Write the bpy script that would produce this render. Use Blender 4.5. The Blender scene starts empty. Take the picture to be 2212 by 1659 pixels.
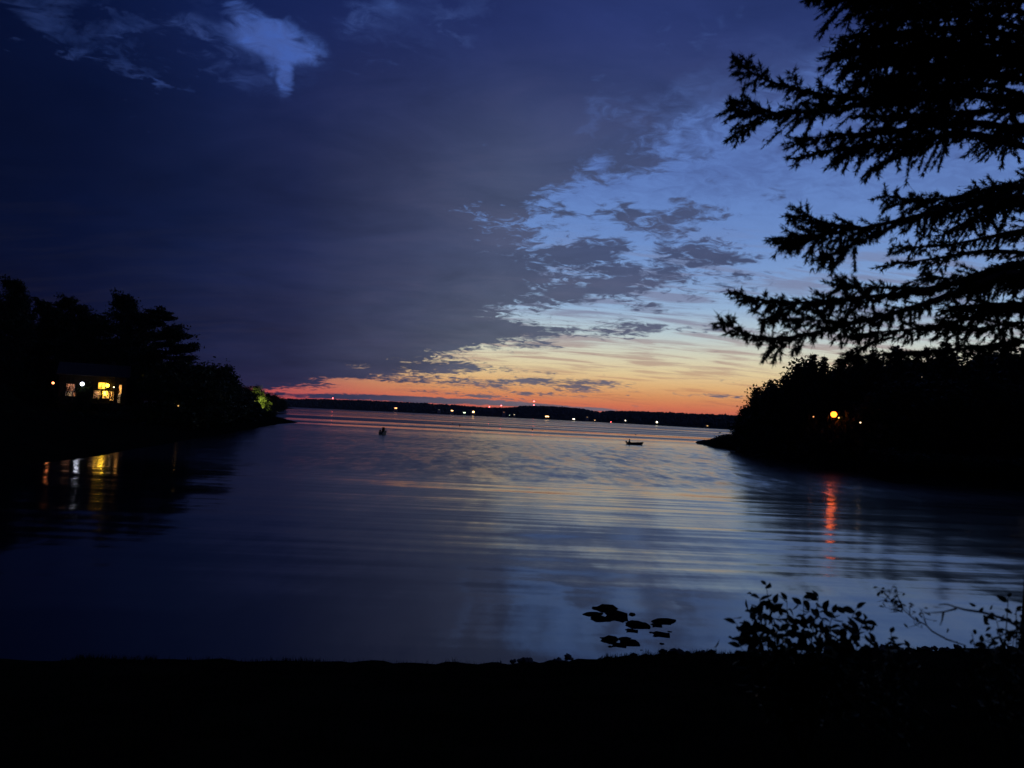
import bpy, bmesh, math, random
import numpy as np
from mathutils import Vector, Matrix

scene = bpy.context.scene
COL = scene.collection
RNG = np.random.default_rng(11)
random.seed(11)
rad = math.radians

# ------------------------------------------------------------------ camera
CAM_H = 6.0
FPX = 1580.0                      # focal length in pixels of a 2212 px wide picture
PITCH = math.atan(69.0 / FPX)
ROLL = math.atan(0.048)
_F = Vector((0, math.cos(PITCH), math.sin(PITCH)))
_R0 = Vector((1, 0, 0)); _U0 = _R0.cross(_F)
_R = _R0 * math.cos(ROLL) + _U0 * math.sin(ROLL)
_U = -_R0 * math.sin(ROLL) + _U0 * math.cos(ROLL)
CAM = Vector((0, 0, CAM_H))
cam_data = bpy.data.cameras.new("camera")
cam = bpy.data.objects.new("camera", cam_data)
COL.objects.link(cam)
cam.matrix_world = Matrix((( _R.x, _U.x, -_F.x, 0), (_R.y, _U.y, -_F.y, 0), (_R.z, _U.z, -_F.z, CAM_H), (0, 0, 0, 1)))
cam_data.sensor_width = 36.0
cam_data.lens = 36.0 * FPX / 2212.0
cam_data.clip_start = 0.1
cam_data.clip_end = 80000
cam_data.dof.use_dof = True; cam_data.dof.focus_distance = 160.0; cam_data.dof.aperture_fstop = 1.3
scene.camera = cam

def ray(px, py):
    return (_F * FPX + _R * (px - 1106) + _U * (829.5 - py)).normalized()
def on_level(px, py, z=0.0):              # where a sight line meets a level surface
    d = ray(px, py); return CAM + d * ((z - CAM_H) / d.z)
def at_depth(px, py, depth):              # where a sight line is that many metres ahead
    d = ray(px, py); return CAM + d * (depth / d.y)
def az_el(px, py):
    d = ray(px, py); return math.degrees(math.atan2(d.x, d.y)), math.degrees(math.asin(d.z))

scene.view_settings.view_transform = 'Standard'
scene.view_settings.look = 'None'
scene.view_settings.exposure = 0.0
scene.view_settings.gamma = 1.0
scene.render.engine = 'CYCLES'
scene.cycles.use_denoising = True
scene.cycles.max_bounces = 4
scene.cycles.diffuse_bounces = 1
scene.cycles.glossy_bounces = 2
scene.cycles.sample_clamp_indirect = 4.0

def lin(r, g, b):
    f = lambda c: (c / 255 / 12.92) if c / 255 <= .04045 else ((c / 255 + .055) / 1.055) ** 2.4
    return (f(r), f(g), f(b), 1.0)

# ------------------------------------------------------------------ node expressions
class E:
    """A scalar socket of a node tree that can be written as arithmetic."""
    def __init__(self, tree, sock): self.t, self.s = tree, sock
    def _m(self, op, *a, clamp=False):
        n = self.t.nodes.new('ShaderNodeMath'); n.operation = op; n.use_clamp = clamp
        for i, v in enumerate((self,) + a):
            if isinstance(v, E): self.t.links.new(v.s, n.inputs[i])
            else: n.inputs[i].default_value = v
        return E(self.t, n.outputs[0])
    def __add__(s, o): return s._m('ADD', o)
    __radd__ = __add__
    def __sub__(s, o): return s._m('SUBTRACT', o)
    def __rsub__(s, o): return s._m('MULTIPLY', -1.0)._m('ADD', o)
    def __mul__(s, o): return s._m('MULTIPLY', o)
    __rmul__ = __mul__
    def __truediv__(s, o): return s._m('DIVIDE', o)
    def mx(s, o): return s._m('MAXIMUM', o)
    def mn(s, o): return s._m('MINIMUM', o)
    def madd(s, a, b): return s._m('MULTIPLY_ADD', a, b)
    def clamp(s): return s._m('ADD', 0.0, clamp=True)
    def pw(s, o): return s._m('POWER', o)
    def step(s, lo, hi):                    # smoothstep
        n = s.t.nodes.new('ShaderNodeMapRange'); n.interpolation_type = 'SMOOTHSTEP'
        for i, v in ((0, s), (1, lo), (2, hi)):
            if isinstance(v, E): s.t.links.new(v.s, n.inputs[i])
            else: n.inputs[i].default_value = v
        return E(s.t, n.outputs[0])
def xyz(t, x, y, z):
    n = t.nodes.new('ShaderNodeCombineXYZ')
    for i, v in enumerate((x, y, z)):
        if isinstance(v, E): t.links.new(v.s, n.inputs[i])
        else: n.inputs[i].default_value = v
    return n.outputs[0]
def noise(t, vec, scale, detail=5, rough=.55, dist=0.0, lac=2.0):
    n = t.nodes.new('ShaderNodeTexNoise'); n.inputs['Scale'].default_value = scale
    n.inputs['Detail'].default_value = detail; n.inputs['Roughness'].default_value = rough
    n.inputs['Distortion'].default_value = dist; n.inputs['Lacunarity'].default_value = lac
    t.links.new(vec, n.inputs['Vector']); return E(t, n.outputs[0])
def ramp(t, fac, stops):
    n = t.nodes.new('ShaderNodeValToRGB'); el = n.color_ramp.elements
    while len(el) < len(stops): el.new(1.0)
    for e, (p, c) in zip(el, sorted(stops)): e.position = min(1, max(0, p)); e.color = c
    t.links.new(fac.s, n.inputs[0]); return n.outputs[0]
def mix(t, fac, a, b):
    n = t.nodes.new('ShaderNodeMix'); n.data_type = 'RGBA'
    for k, v in ((0, fac), (6, a), (7, b)):
        v = v.s if isinstance(v, E) else v
        if isinstance(v, (float, tuple)): n.inputs[k].default_value = v
        else: t.links.new(v, n.inputs[k])
    return n.outputs[2]

# ------------------------------------------------------------------ world: dusk sky with a cloud bank
world = bpy.data.worlds.new("World"); scene.world = world; world.use_nodes = True
W = world.node_tree; W.nodes.clear()
tc = W.nodes.new('ShaderNodeTexCoord')
sep = W.nodes.new('ShaderNodeSeparateXYZ'); W.links.new(tc.outputs['Generated'], sep.inputs[0])
dx, dy, dz = (E(W, sep.outputs[i]) for i in range(3))
az = dx._m('ARCTAN2', dy) * 57.29578
el = dz.mn(1.0).mx(-1.0)._m('ARCSINE') * 57.29578
zc = dz.mx(0.0)
cx, cy = dx / (zc + .20), dy / (zc + .20)          # the level of the clouds seen in perspective
P = xyz(W, cx, cy, 0.0)
nA = noise(W, P, 5.0, 8, .58, .35)
nB = noise(W, xyz(W, cx * .9 + 7.3, cy * 1.0 + 2.1, 1.7), 2.0, 5, .5)
nS = noise(W, xyz(W, cx * .55 + 3.0, cy * 2.6, 4.2), 5.0, 6, .55, .4)     # long streaks low down
# edge of the cloud bank: azimuth as a function of elevation
edge_px = [(1990, 20), (1850, 90), (1740, 150), (1640, 205), (1560, 255), (1440, 300), (1330, 345), (1290, 385), (1180, 412),
           (1050, 440), (1060, 470), (1090, 505), (1130, 540), (1150, 580), (1160, 625), (1130, 660), (1095, 688), (1170, 706),
           (1210, 722), (1100, 742), (985, 760), (930, 785), (900, 805), (800, 826), (690, 834), (560, 842), (500, 862)]
pts = sorted((az_el(*p)[1], az_el(*p)[0]) for p in edge_px)
fc = W.nodes.new('ShaderNodeFloatCurve'); cv = fc.mapping.curves[0]
EL_M, AZ_0, AZ_W = 45.0, -40.0, 140.0
pts = [(0.0, pts[0][1])] + [p for p in pts if p[0] > .15] + [(36, 55), (45, 90)]
cvp = [(e / EL_M, (a - AZ_0) / AZ_W) for e, a in pts]
while len(cv.points) < len(cvp): cv.points.new(.5, .5)
for cp, q in zip(cv.points, cvp): cp.location = q; cp.handle_type = 'VECTOR'
fc.mapping.update()
W.links.new((el / EL_M).clamp().s, fc.inputs['Value'])
xb = E(W, fc.outputs[0]) * AZ_W + AZ_0
bank = (xb - az).madd(1 / 5.5, .5).mx(-.22).mn(1.55)
bank = bank.mx(az.step(80.0, 140.0) * 1.3 - .2)      # the overcast closes again behind the viewer
# clouds (+) and gaps (-) : px centre, px half sizes, weight
blobs = [
    (560, 55, 80, 60, -.95), (620, 98, 95, 48, -1.05), (655, 118, 50, 26, -.5), (600, 140, 38, 44, -.75), (617, 182, 22, 46, -.95), (500, 40, 40, 60, -.40), (530, 105, 45, 30, -.30), (585, 20, 34, 20, .55), (545, 140, 40, 22, .3),
    (840, 14, 40, 30, -.42),
    (960, 5, 40, 30, -.40), (1325, 242, 36, 28, -.50), (1460, 262, 55, 30, -.40), (1555, 240, 60, 40, -.35), (1300, 352, 30, 22, -.42),
    (1380, 352, 90, 30, .62), (1110, 447, 62, 30, .66), (1205, 455, 40, 22, .62), (1330, 455, 60, 30, .60), (1420, 482, 95, 34, .68),
    (1490, 440, 60, 26, .52), (1560, 460, 60, 22, .45), (1675, 415, 30, 22, .40), (1500, 335, 60, 18, .38), (1305, 535, 70, 30, .62),
    (1225, 548, 60, 24, .46), (1500, 545, 95, 36, .66), (1585, 560, 70, 16, .46), (1420, 590, 130, 30, .46), (1290, 585, 90, 40, .40),
    (1240, 640, 60, 26, .44), (1600, 600, 90, 22, .42), (1330, 620, 120, 20, .46), (1410, 662, 40, 14, .48), (1480, 708, 110, 13, .64),
    (1320, 712, 120, 24, .75), (1175, 747, 60, 10, .62), (1180, 806, 28, 7, .62), (1100, 772, 20, 4, .5),
    (1010, 797, 140, 15, .72), (1130, 820, 60, 8, .55), (1000, 826, 170, 13, .70), (1255, 828, 140, 11, .80), (1240, 841, 70, 9, .72),
    (1160, 851, 130, 6, .62), (1000, 851, 110, 6, .56), (880, 842, 60, 5, .58), (1080, 860, 90, 5, .5), (1560, 855, 130, 6, .52), (1640, 861, 60, 5, .40),
    (680, 856, 110, 6, .8), (830, 860, 150, 8, 1.05), (960, 866, 140, 8, 1.05), (1080, 870, 120, 6, 1.0), (1200, 880, 120, 6, .95), (1290, 884, 60, 4, .7),
    (1250, 585, 190, 100, .40), (1430, 480, 190, 70, .24), (1560, 560, 170, 70, .24), (1400, 640, 240, 40, .24), (1150, 480, 120, 60, .25),
    (770, 790, 40, 8, -.55), (740, 822, 90, 8, -.62), (800, 834, 110, 8, -.45), (850, 815, 60, 5, -.35),
]
nF = noise(W, xyz(W, cx * 1.0 + 1.3, cy * 1.25, 8.0), 17.0, 7, .62, .9)
F = bank + (nA - .5) * 1.5 + (nF - .5) * 2.7
for (bx_, by_, rx_, ry_, wt) in blobs:
    a, e = az_el(bx_, by_)
    a2, _ = az_el(bx_ + rx_, by_ + rx_ * .048); _, e2 = az_el(bx_, by_ - ry_)
    ra, re = 1 / max(.2, (a2 - a) * 1.15), 1 / max(.1, (e2 - e) * 1.15)
    u = az.madd(ra, -a * ra); v = el.madd(re, -e * re)
    r2 = v.madd(v, u * u)._m('MULTIPLY', -1.0)._m('ADD', 1.0, clamp=True)
    F = r2.madd(wt * (1.12 if wt > 0 else 1.40), F)
soft = el.step(15.0, 26.0) * .60 + .34
cover = F.step(.5 - soft, .5 + soft * .8) * .985
nM = noise(W, xyz(W, cx * .8 + 11.0, cy * 1.4 + 4.0, 6.0), 3.2, 6, .62, .8)
azw = az + (nM - .5) * 16.0 + (nF - .5) * 6.0; elw = el + (nA - .5) * 12.0 + (nF - .5) * 4.0
glim = None                                          # places where the overcast is thin and the sky glimmers through
for (bx_, by_, rx_, ry_, wt) in [(330, 65, 70, 36, .40), (250, 40, 60, 34, .3), (240, 112, 60, 30, .36), (110, 25, 110, 44, .34), (348, 188, 42, 26, .42), (295, 160, 60, 30, .2), (495, 65, 70, 80, .45), (600, 110, 130, 90, .30),
                                 (845, 20, 60, 50, .4), (960, 8, 70, 40, .4), (870, 75, 90, 60, .2), (1325, 244, 44, 34, .45), (1460, 262, 80, 40, .4), (1550, 240, 110, 60, .4), (1640, 190, 140, 50, .3), (1720, 120, 120, 60, .25)]:
    a, e = az_el(bx_, by_); a2, _ = az_el(bx_ + rx_, by_ + rx_ * .048); _, e2 = az_el(bx_, by_ - ry_)
    ra, re = .75 / (a2 - a), .75 / (e2 - e); u = azw.madd(ra, -a * ra); v = elw.madd(re, -e * re)
    r2 = v.madd(v, u * u)._m('MULTIPLY', -1.0)._m('ADD', 1.0, clamp=True); r2 = r2 * r2
    glim = r2 * wt if glim is None else r2.madd(wt, glim)
cover = cover * (1.0 - (glim * (nF.step(.30, .70) * .75 + .12)).mn(.5))
thin = nS.step(.44, .62) * el.step(2.6, 5.0) * (1.0 - el.step(10.0, 16.0)) * .72
lowthin = nS.step(.52, .66) * (1.0 - el.step(3.0, 5.0)) * .35
veil = (nB * .5 + nF * .5).step(.40, .62) * el.step(13.0, 20.0) * .5
# colours
azn = ((az + 100.0) / 240.0).clamp()
A = lambda d: (d + 100.0) / 240.0
cloud_low = ramp(W, azn, [(A(-95), lin(2, 4, 18)), (A(-40), lin(3, 8, 33)), (A(-31), lin(7, 15, 47)), (A(-24), lin(21, 29, 63)), (A(-17), lin(37, 42, 76)),
                          (A(-9), lin(63, 69, 97)), (A(-1), lin(90, 98, 118)), (A(9), lin(96, 102, 124)), (A(28), lin(90, 98, 122)), (A(60), lin(48, 57, 90)), (A(130), lin(7, 12, 34))])
cloud_mid = ramp(W, azn, [(A(-95), lin(1, 3, 16)), (A(-40), lin(2, 7, 31)), (A(-31), lin(6, 14, 45)), (A(-24), lin(16, 26, 61)), (A(-17), lin(30, 38, 75)),
                          (A(-9), lin(54, 61, 93)), (A(-1), lin(72, 82, 113)), (A(9), lin(70, 82, 117)), (A(28), lin(68, 81, 118)), (A(60), lin(39, 51, 90)), (A(130), lin(5, 9, 29))])
cloud_high = ramp(W, azn, [(A(-95), lin(1, 4, 18)), (A(-40), lin(2, 8, 37)), (A(-31), lin(6, 18, 56)), (A(-22), lin(15, 29, 76)), (A(-12), lin(25, 37, 86)),
                           (A(-1), lin(35, 47, 97)), (A(12), lin(41, 55, 109)), (A(30), lin(39, 56, 112)), (A(60), lin(23, 36, 82)), (A(130), lin(4, 9, 33))])
cl = mix(W, el.step(4.0, 14.0), cloud_low, cloud_mid)
cl = mix(W, el.step(15.0, 30.0), cl, cloud_high)
cl = mix(W, (1.0 - el.step(.3, 4.5)) * az.step(-14.0, 4.0) * .40, cl, lin(150, 118, 120))
shade = (nB - .5) * 1.5 + (nA - .5) * .7 + (nM - .5) * 1.6
vm = W.nodes.new('ShaderNodeVectorMath'); vm.operation = 'SCALE'
W.links.new(cl, vm.inputs[0]); W.links.new((shade * .42 + 1.0).mx(.4).s, vm.inputs['Scale'])
cl = vm.outputs[0]
tn = W.nodes.new('ShaderNodeMix'); tn.data_type = 'RGBA'; tn.blend_type = 'MULTIPLY'
W.links.new((nM.step(.42, .66) * (1.0 - el.step(24.0, 33.0)) * .9).s, tn.inputs[0]); W.links.new(cl, tn.inputs[6]); tn.inputs[7].default_value = (1.07, .99, .95, 1)
cl = tn.outputs[2]
eln = (el / 40.0).clamp()
clear = ramp(W, eln, [(0, lin(170, 84, 92)), (.5 / 40, lin(204, 98, 88)), (1.2 / 40, lin(228, 126, 90)), (2.0 / 40, lin(234, 160, 104)), (2.9 / 40, lin(236, 190, 132)),
                      (3.9 / 40, lin(234, 212, 164)), (5.2 / 40, lin(218, 216, 192)), (6.8 / 40, lin(190, 207, 212)), (8.8 / 40, lin(152, 182, 216)), (11.2 / 40, lin(126, 158, 208)),
                      (14 / 40, lin(108, 142, 202)), (19 / 40, lin(94, 125, 190)), (26 / 40, lin(82, 110, 178)), (33 / 40, lin(70, 98, 170)), (1, lin(40, 64, 130))])
red = ramp(W, eln, [(0, lin(150, 52, 74)), (.8 / 40, lin(200, 82, 86)), (1.8 / 40, lin(186, 96, 98)), (3.2 / 40, lin(120, 96, 118)), (10 / 40, lin(70, 90, 150)), (22 / 40, lin(62, 92, 172)), (32 / 40, lin(66, 98, 176)), (1, lin(30, 54, 116))])
clear = mix(W, az.step(-22.0, -3.0), red, clear)
dusk = ramp(W, eln, [(0, lin(60, 52, 78)), (4 / 40, lin(62, 66, 104)), (12 / 40, lin(44, 62, 116)), (1, lin(22, 38, 92))])
clear = mix(W, az.step(34.0, 80.0), clear, dusk)
clear = mix(W, 1.0 - az.step(-60.0, -34.0), clear, dusk)
clear = mix(W, thin, clear, mix(W, el.step(4.0, 9.0), lin(180, 146, 132), lin(122, 126, 156)))
clear = mix(W, lowthin, clear, lin(176, 102, 92))
clear = mix(W, veil, clear, lin(66, 82, 138))
sky = mix(W, cover, clear, cl)
bg = W.nodes.new('ShaderNodeBackground'); bg.inputs['Strength'].default_value = 1.0
W.links.new(sky, bg.inputs[0])
wo = W.nodes.new('ShaderNodeOutputWorld'); W.links.new(bg.outputs[0], wo.inputs[0])

# ------------------------------------------------------------------ materials
def new_mat(name):
    m = bpy.data.materials.new(name); m.use_nodes = True
    t = m.node_tree; b = t.nodes['Principled BSDF']; return m, t, b
def vary_mat(name, c1, c2, scale=3.0, rough=.8, bump=0.0, detail=4):
    m, t, b = new_mat(name)
    tcn = t.nodes.new('ShaderNodeTexCoord')
    n = noise(t, tcn.outputs['Object'], scale, detail, .6)
    c = mix(t, n.step(.3, .7), (*c1, 1.0), (*c2, 1.0))
    t.links.new(c, b.inputs['Base Color']); b.inputs['Roughness'].default_value = rough
    if rough > .55: b.inputs['Specular IOR Level'].default_value = 0.0 if rough > .93 else .12
    if bump:
        bn = t.nodes.new('ShaderNodeBump'); bn.inputs['Strength'].default_value = 1.0; bn.inputs['Distance'].default_value = bump
        t.links.new(n.s, bn.inputs['Height']); t.links.new(bn.outputs[0], b.inputs['Normal'])
    return m
def glow_mat(name, col, strength, patchy=0.0):
    m, t, b = new_mat(name)
    b.inputs['Base Color'].default_value = (.5, .5, .5, 1)
    b.inputs['Emission Color'].default_value = (*col, 1); b.inputs['Emission Strength'].default_value = strength
    if patchy:
        tcn = t.nodes.new('ShaderNodeTexCoord')
        n = noise(t, tcn.outputs['Object'], 1.6, 3, .6)
        t.links.new(((n.step(.30, .72) * patchy + (1 - patchy)) * strength).s, b.inputs['Emission Strength'])
    return m
M = {
    'leaf': vary_mat('leaf', (.022, .042, .012), (.045, .078, .022), 8, .6),
    'needle': vary_mat('needle', (.012, .030, .012), (.028, .050, .018), 5, .6),
    'bark': vary_mat('bark', (.045, .035, .026), (.10, .08, .06), 9, .9, .02),
    'earth': vary_mat('earth', (.006, .006, .004), (.014, .014, .008), .6, 1.0, .05),
    'rock': vary_mat('rock', (.035, .035, .035), (.09, .085, .08), 3, .85, .03),
    'wet_rock': vary_mat('wet_rock', (.004, .004, .004), (.010, .010, .009), 3, .94, .02),
    'grass': vary_mat('grass', (.006, .011, .004), (.012, .019, .007), 4, .95),
    'hill': vary_mat('hill', (.018, .028, .016), (.035, .050, .024), .02, .95),
    'wall': vary_mat('wall_paint', (.022, .016, .010), (.040, .028, .017), 2, .8),
    'white': vary_mat('white_paint', (.62, .60, .58), (.75, .73, .70), 2, .6),
    'roof': vary_mat('roof_shingle', (.05, .045, .04), (.09, .08, .075), 6, .9),
    'wood': vary_mat('wood', (.10, .065, .04), (.18, .12, .07), 5, .8),
    'metal': vary_mat('metal', (.06, .06, .065), (.11, .11, .12), 6, .45),
    'hull': vary_mat('hull', (.030, .032, .035), (.055, .055, .06), 3, .5),
    'cloth': vary_mat('cloth', (.02, .022, .03), (.05, .05, .06), 10, .9),
    'skin': vary_mat('skin', (.30, .18, .13), (.38, .24, .17), 10, .6),
    'buoy': vary_mat('buoy', (.10, .03, .02), (.16, .05, .03), 4, .5),
}
# water
def water_mat():
    m, t, b = new_mat('lake_water')
    geo = t.nodes.new('ShaderNodeNewGeometry')
    s = t.nodes.new('ShaderNodeSeparateXYZ'); t.links.new(geo.outputs['Position'], s.inputs[0])
    x, y = E(t, s.outputs[0]), E(t, s.outputs[1])
    # wind lanes and calm lanes
    lane = noise(t, xyz(t, x / 420.0, y / 60.0, 0.0), 1.0, 3, .55)
    lane2 = noise(t, xyz(t, x / 60.0 + 5.0, y / 14.0, 3.0), 1.0, 3, .5)
    far = y.step(170.0, 300.0)
    mid = y.step(60.0, 80.0) * (1.0 - y.step(160.0, 230.0))
    near = 1.0 - y.step(20.0, 50.0)
    swz = y.step(22.0, 34.0) * (1.0 - y.step(58.0, 84.0))
    side = x.step(-40.0, 20.0)
    breeze = far * lane.step(.40, .56) + mid * (lane2 * .7 + .5) * (side * .6 + .4)
    def slopes(vec, scale, det, rough_):
        n = t.nodes.new('ShaderNodeTexNoise'); n.inputs['Scale'].default_value = scale; n.inputs['Detail'].default_value = det; n.inputs['Roughness'].default_value = rough_
        t.links.new(vec, n.inputs['Vector']); q = t.nodes.new('ShaderNodeSeparateXYZ'); t.links.new(n.outputs['Color'], q.inputs[0])
        return E(t, q.outputs[0]) - .5, E(t, q.outputs[1]) - .5
    rx_, ry_ = slopes(xyz(t, x * .50, y * .15, 0.0), 1.0, 5, .68)            # wind ripple
    sx_, sy_ = slopes(xyz(t, x * .050 + y * .02, y * .80 - x * .03, 5.0), 1.0, 4, .55)   # long low swells
    bx2, by2 = slopes(xyz(t, x * .12, y * .16, 2.0), 1.0, 2, .5)
    ar = breeze * .36 + near * .055 + swz * .03 + .012
    asw = swz * (side * .13 + .04) + near * .05 + .012
    ab = near * .07 + swz * .06
    nx_ = rx_ * ar + sx_ * asw * .3 + bx2 * ab
    ny_ = (ry_ - .085) * ar + sy_ * asw + by2 * ab
    nv = t.nodes.new('ShaderNodeVectorMath'); nv.operation = 'NORMALIZE'
    t.links.new(xyz(t, nx_, ny_, 1.0), nv.inputs[0]); t.links.new(nv.outputs[0], b.inputs['Normal'])
    b.inputs['Base Color'].default_value = (.0015, .003, .006, 1)
    t.links.new((far * lane.step(.40, .56) * .27 + mid * (lane2 * .10 + .06) + swz * side * .06 + .08).s, b.inputs['Roughness'])
    b.inputs['IOR'].default_value = 1.85
    return m
M['water'] = water_mat()

# ------------------------------------------------------------------ mesh helpers
def mesh_of(name, v, f, mat, smooth=False):
    me = bpy.data.meshes.new(name)
    v = np.asarray(v, dtype=np.float32).reshape(-1, 3)
    if isinstance(f, np.ndarray):
        k = f.shape[1]; n = len(f)
        me.vertices.add(len(v)); me.vertices.foreach_set('co', v.ravel())
        me.loops.add(n * k); me.loops.foreach_set('vertex_index', f.astype(np.int32).ravel())
        me.polygons.add(n); me.polygons.foreach_set('loop_start', np.arange(0, n * k, k, dtype=np.int32))
        me.update(calc_edges=True)
    else:
        me.from_pydata(v.tolist(), [], [list(q) for q in f]); me.update()
    me.validate()
    if smooth: me.polygons.foreach_set('use_smooth', [True] * len(me.polygons))
    me.materials.append(M[mat] if isinstance(mat, str) else mat)
    return me
def link(name, me, parent=None, loc=(0, 0, 0), rot=(0, 0, 0), scale=(1, 1, 1)):
    o = bpy.data.objects.new(name, me); COL.objects.link(o)
    o.parent = parent; o.location = loc; o.rotation_euler = rot; o.scale = scale
    return o
def tag(o, label=None, cat=None, group=None, kind=None):
    if label: o['label'] = label
    if cat: o['category'] = cat
    if group: o['group'] = group
    if kind: o['kind'] = kind
    return o
def thing(name, label, cat, loc=(0, 0, 0), rz=0.0, group=None, scale=(1, 1, 1)):
    return tag(link(name, None, None, loc, (0, 0, rz), scale), label, cat, group)
def copy_tree(o, parent=None):
    c = o.copy(); COL.objects.link(c); c.parent = parent
    for ch in list(o.children): copy_tree(ch, c)
    return c
class MB:
    """Collects faces for one mesh."""
    def __init__(s): s.v, s.f = [], []
    def add(s, v, f):
        o = len(s.v); s.v += [tuple(p) for p in v]; s.f += [tuple(i + o for i in q) for q in f]; return s
    def box(s, x0, x1, y0, y1, z0, z1):
        return s.add([(x, y, z) for z in (z0, z1) for y in (y0, y1) for x in (x0, x1)],
                     [(0, 2, 3, 1), (4, 5, 7, 6), (0, 1, 5, 4), (2, 6, 7, 3), (0, 4, 6, 2), (1, 3, 7, 5)])
    def tube(s, pts, radii, n=6, cap=True):
        pts = [Vector(p) for p in pts]; rings = []
        for i, p in enumerate(pts):
            d = (pts[min(i + 1, len(pts) - 1)] - pts[max(i - 1, 0)]).normalized()
            a = d.cross(Vector((0, 0, 1)) if abs(d.z) < .9 else Vector((1, 0, 0))).normalized(); b = d.cross(a)
            rings.append([p + (a * math.cos(2 * math.pi * k / n) + b * math.sin(2 * math.pi * k / n)) * radii[i] for k in range(n)])
        v = [q for r in rings for q in r]; f = []
        for i in range(len(pts) - 1):
            for k in range(n): f.append((i * n + k, i * n + (k + 1) % n, (i + 1) * n + (k + 1) % n, (i + 1) * n + k))
        if cap: f += [tuple(range(n - 1, -1, -1)), tuple((len(pts) - 1) * n + k for k in range(n))]
        return s.add(v, f)
    def lathe(s, prof, n=12, c=(0, 0, 0)):
        v = [(c[0] + r * math.cos(2 * math.pi * k / n), c[1] + r * math.sin(2 * math.pi * k / n), c[2] + z) for r, z in prof for k in range(n)]
        f = [(i * n + k, i * n + (k + 1) % n, (i + 1) * n + (k + 1) % n, (i + 1) * n + k) for i in range(len(prof) - 1) for k in range(n)]
        return s.add(v, f)
    def ball(s, c, rx, ry=None, rz=None, n=10, m=7):
        ry = ry or rx; rz = rz or rx; v = []; f = []
        for i in range(m + 1):
            th = math.pi * i / m
            for k in range(n):
                ph = 2 * math.pi * k / n
                v.append((c[0] + rx * math.sin(th) * math.cos(ph), c[1] + ry * math.sin(th) * math.sin(ph), c[2] + rz * math.cos(th)))
        for i in range(m):
            for k in range(n): f.append((i * n + k, (i + 1) * n + k, (i + 1) * n + (k + 1) % n, i * n + (k + 1) % n))
        return s.add(v, f)
    def mesh(s, name, mat, smooth=False): return mesh_of(name, s.v, s.f, mat, smooth)
    def build(s, name, mat, parent=None, smooth=False, **k): return link(name, s.mesh(name, mat, smooth), parent, **k)

def vnoise(x, y, seed=0):                   # smooth value noise for terrain
    x, y = np.asarray(x, float), np.asarray(y, float)
    xi, yi = np.floor(x).astype(np.int64), np.floor(y).astype(np.int64)
    def h(a, b):
        n = (a * 374761393 + b * 668265263 + seed * 974711) & 0x7fffffff
        n = ((n ^ (n >> 13)) * 1274126177) & 0x7fffffff
        return ((n ^ (n >> 16)) & 0xffff) / 65535.0
    fx, fy = x - xi, y - yi; fx = fx * fx * (3 - 2 * fx); fy = fy * fy * (3 - 2 * fy)
    return (h(xi, yi) * (1 - fx) + h(xi + 1, yi) * fx) * (1 - fy) + (h(xi, yi + 1) * (1 - fx) + h(xi + 1, yi + 1) * fx) * fy

# ------------------------------------------------------------------ terrain
class Land:
    def __init__(s, poly, prof, seed, rough):
        s.p = np.array(poly, float); s.prof = np.array(prof, float); s.seed = seed; s.rough = rough
    def sd(s, x, y):
        x, y = np.asarray(x, float), np.asarray(y, float)
        best = np.full(x.shape, 1e18); inside = np.zeros(x.shape, bool)
        n = len(s.p)
        for i in range(n):
            (ax, ay), (bx, by) = s.p[i], s.p[(i + 1) % n]
            ex, ey = bx - ax, by - ay
            t = np.clip(((x - ax) * ex + (y - ay) * ey) / (ex * ex + ey * ey + 1e-9), 0, 1)
            best = np.minimum(best, (x - ax - t * ex) ** 2 + (y - ay - t * ey) ** 2)
            c = ((ay > y) != (by > y)) & (x < (bx - ax) * (y - ay) / (by - ay + 1e-12) + ax)
            inside ^= c
        return np.where(inside, 1, -1) * np.sqrt(best)
    def z(s, x, y):
        d = s.sd(x, y)
        h = np.interp(d, s.prof[:, 0], s.prof[:, 1])
        return h + (vnoise(np.asarray(x) / 6, np.asarray(y) / 6, s.seed) - .5) * s.rough * np.clip(d / 8, 0, 1) \
                 + (vnoise(np.asarray(x) / 1.3, np.asarray(y) / 1.3, s.seed + 3) - .5) * s.rough * .3 * np.clip(d / 2, 0, 1)
    def build(s, name, xs, ys, mat):
        X, Y = np.meshgrid(xs, ys); Z = s.z(X, Y)
        v = np.stack([X, Y, Z], -1).reshape(-1, 3); nx, ny = len(xs), len(ys)
        i = np.arange((nx - 1) * (ny - 1)); r, c = i // (nx - 1), i % (nx - 1); a = r * nx + c
        f = np.stack([a, a + 1, a + nx + 1, a + nx], 1)
        keep = (v[f][:, :, 2].max(1) > -1.2)
        o = link(name, mesh_of(name, v, f[keep], mat, True)); tag(o, kind='structure'); return o
def shore(pts, cut=1, amp=0.0):
    g = [on_level(*p) for p in pts]; out = []
    for a, b in zip(g[:-1], g[1:]):
        for k in range(cut):
            q = a.lerp(b, k / cut); out.append((q.x, q.y + (RNG.uniform(-1, 1) * amp if amp else 0)))
    return out + [tuple(g[-1])[:2]]

lake = link('lake', mesh_of('lake', [(-40000, -2000, 0), (40000, -2000, 0), (40000, 60000, 0), (-40000, 60000, 0)], [(0, 1, 2, 3)], 'water'))
tag(lake, 'dark rippled lake water reflecting the dusk sky', None, None, 'structure')

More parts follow.
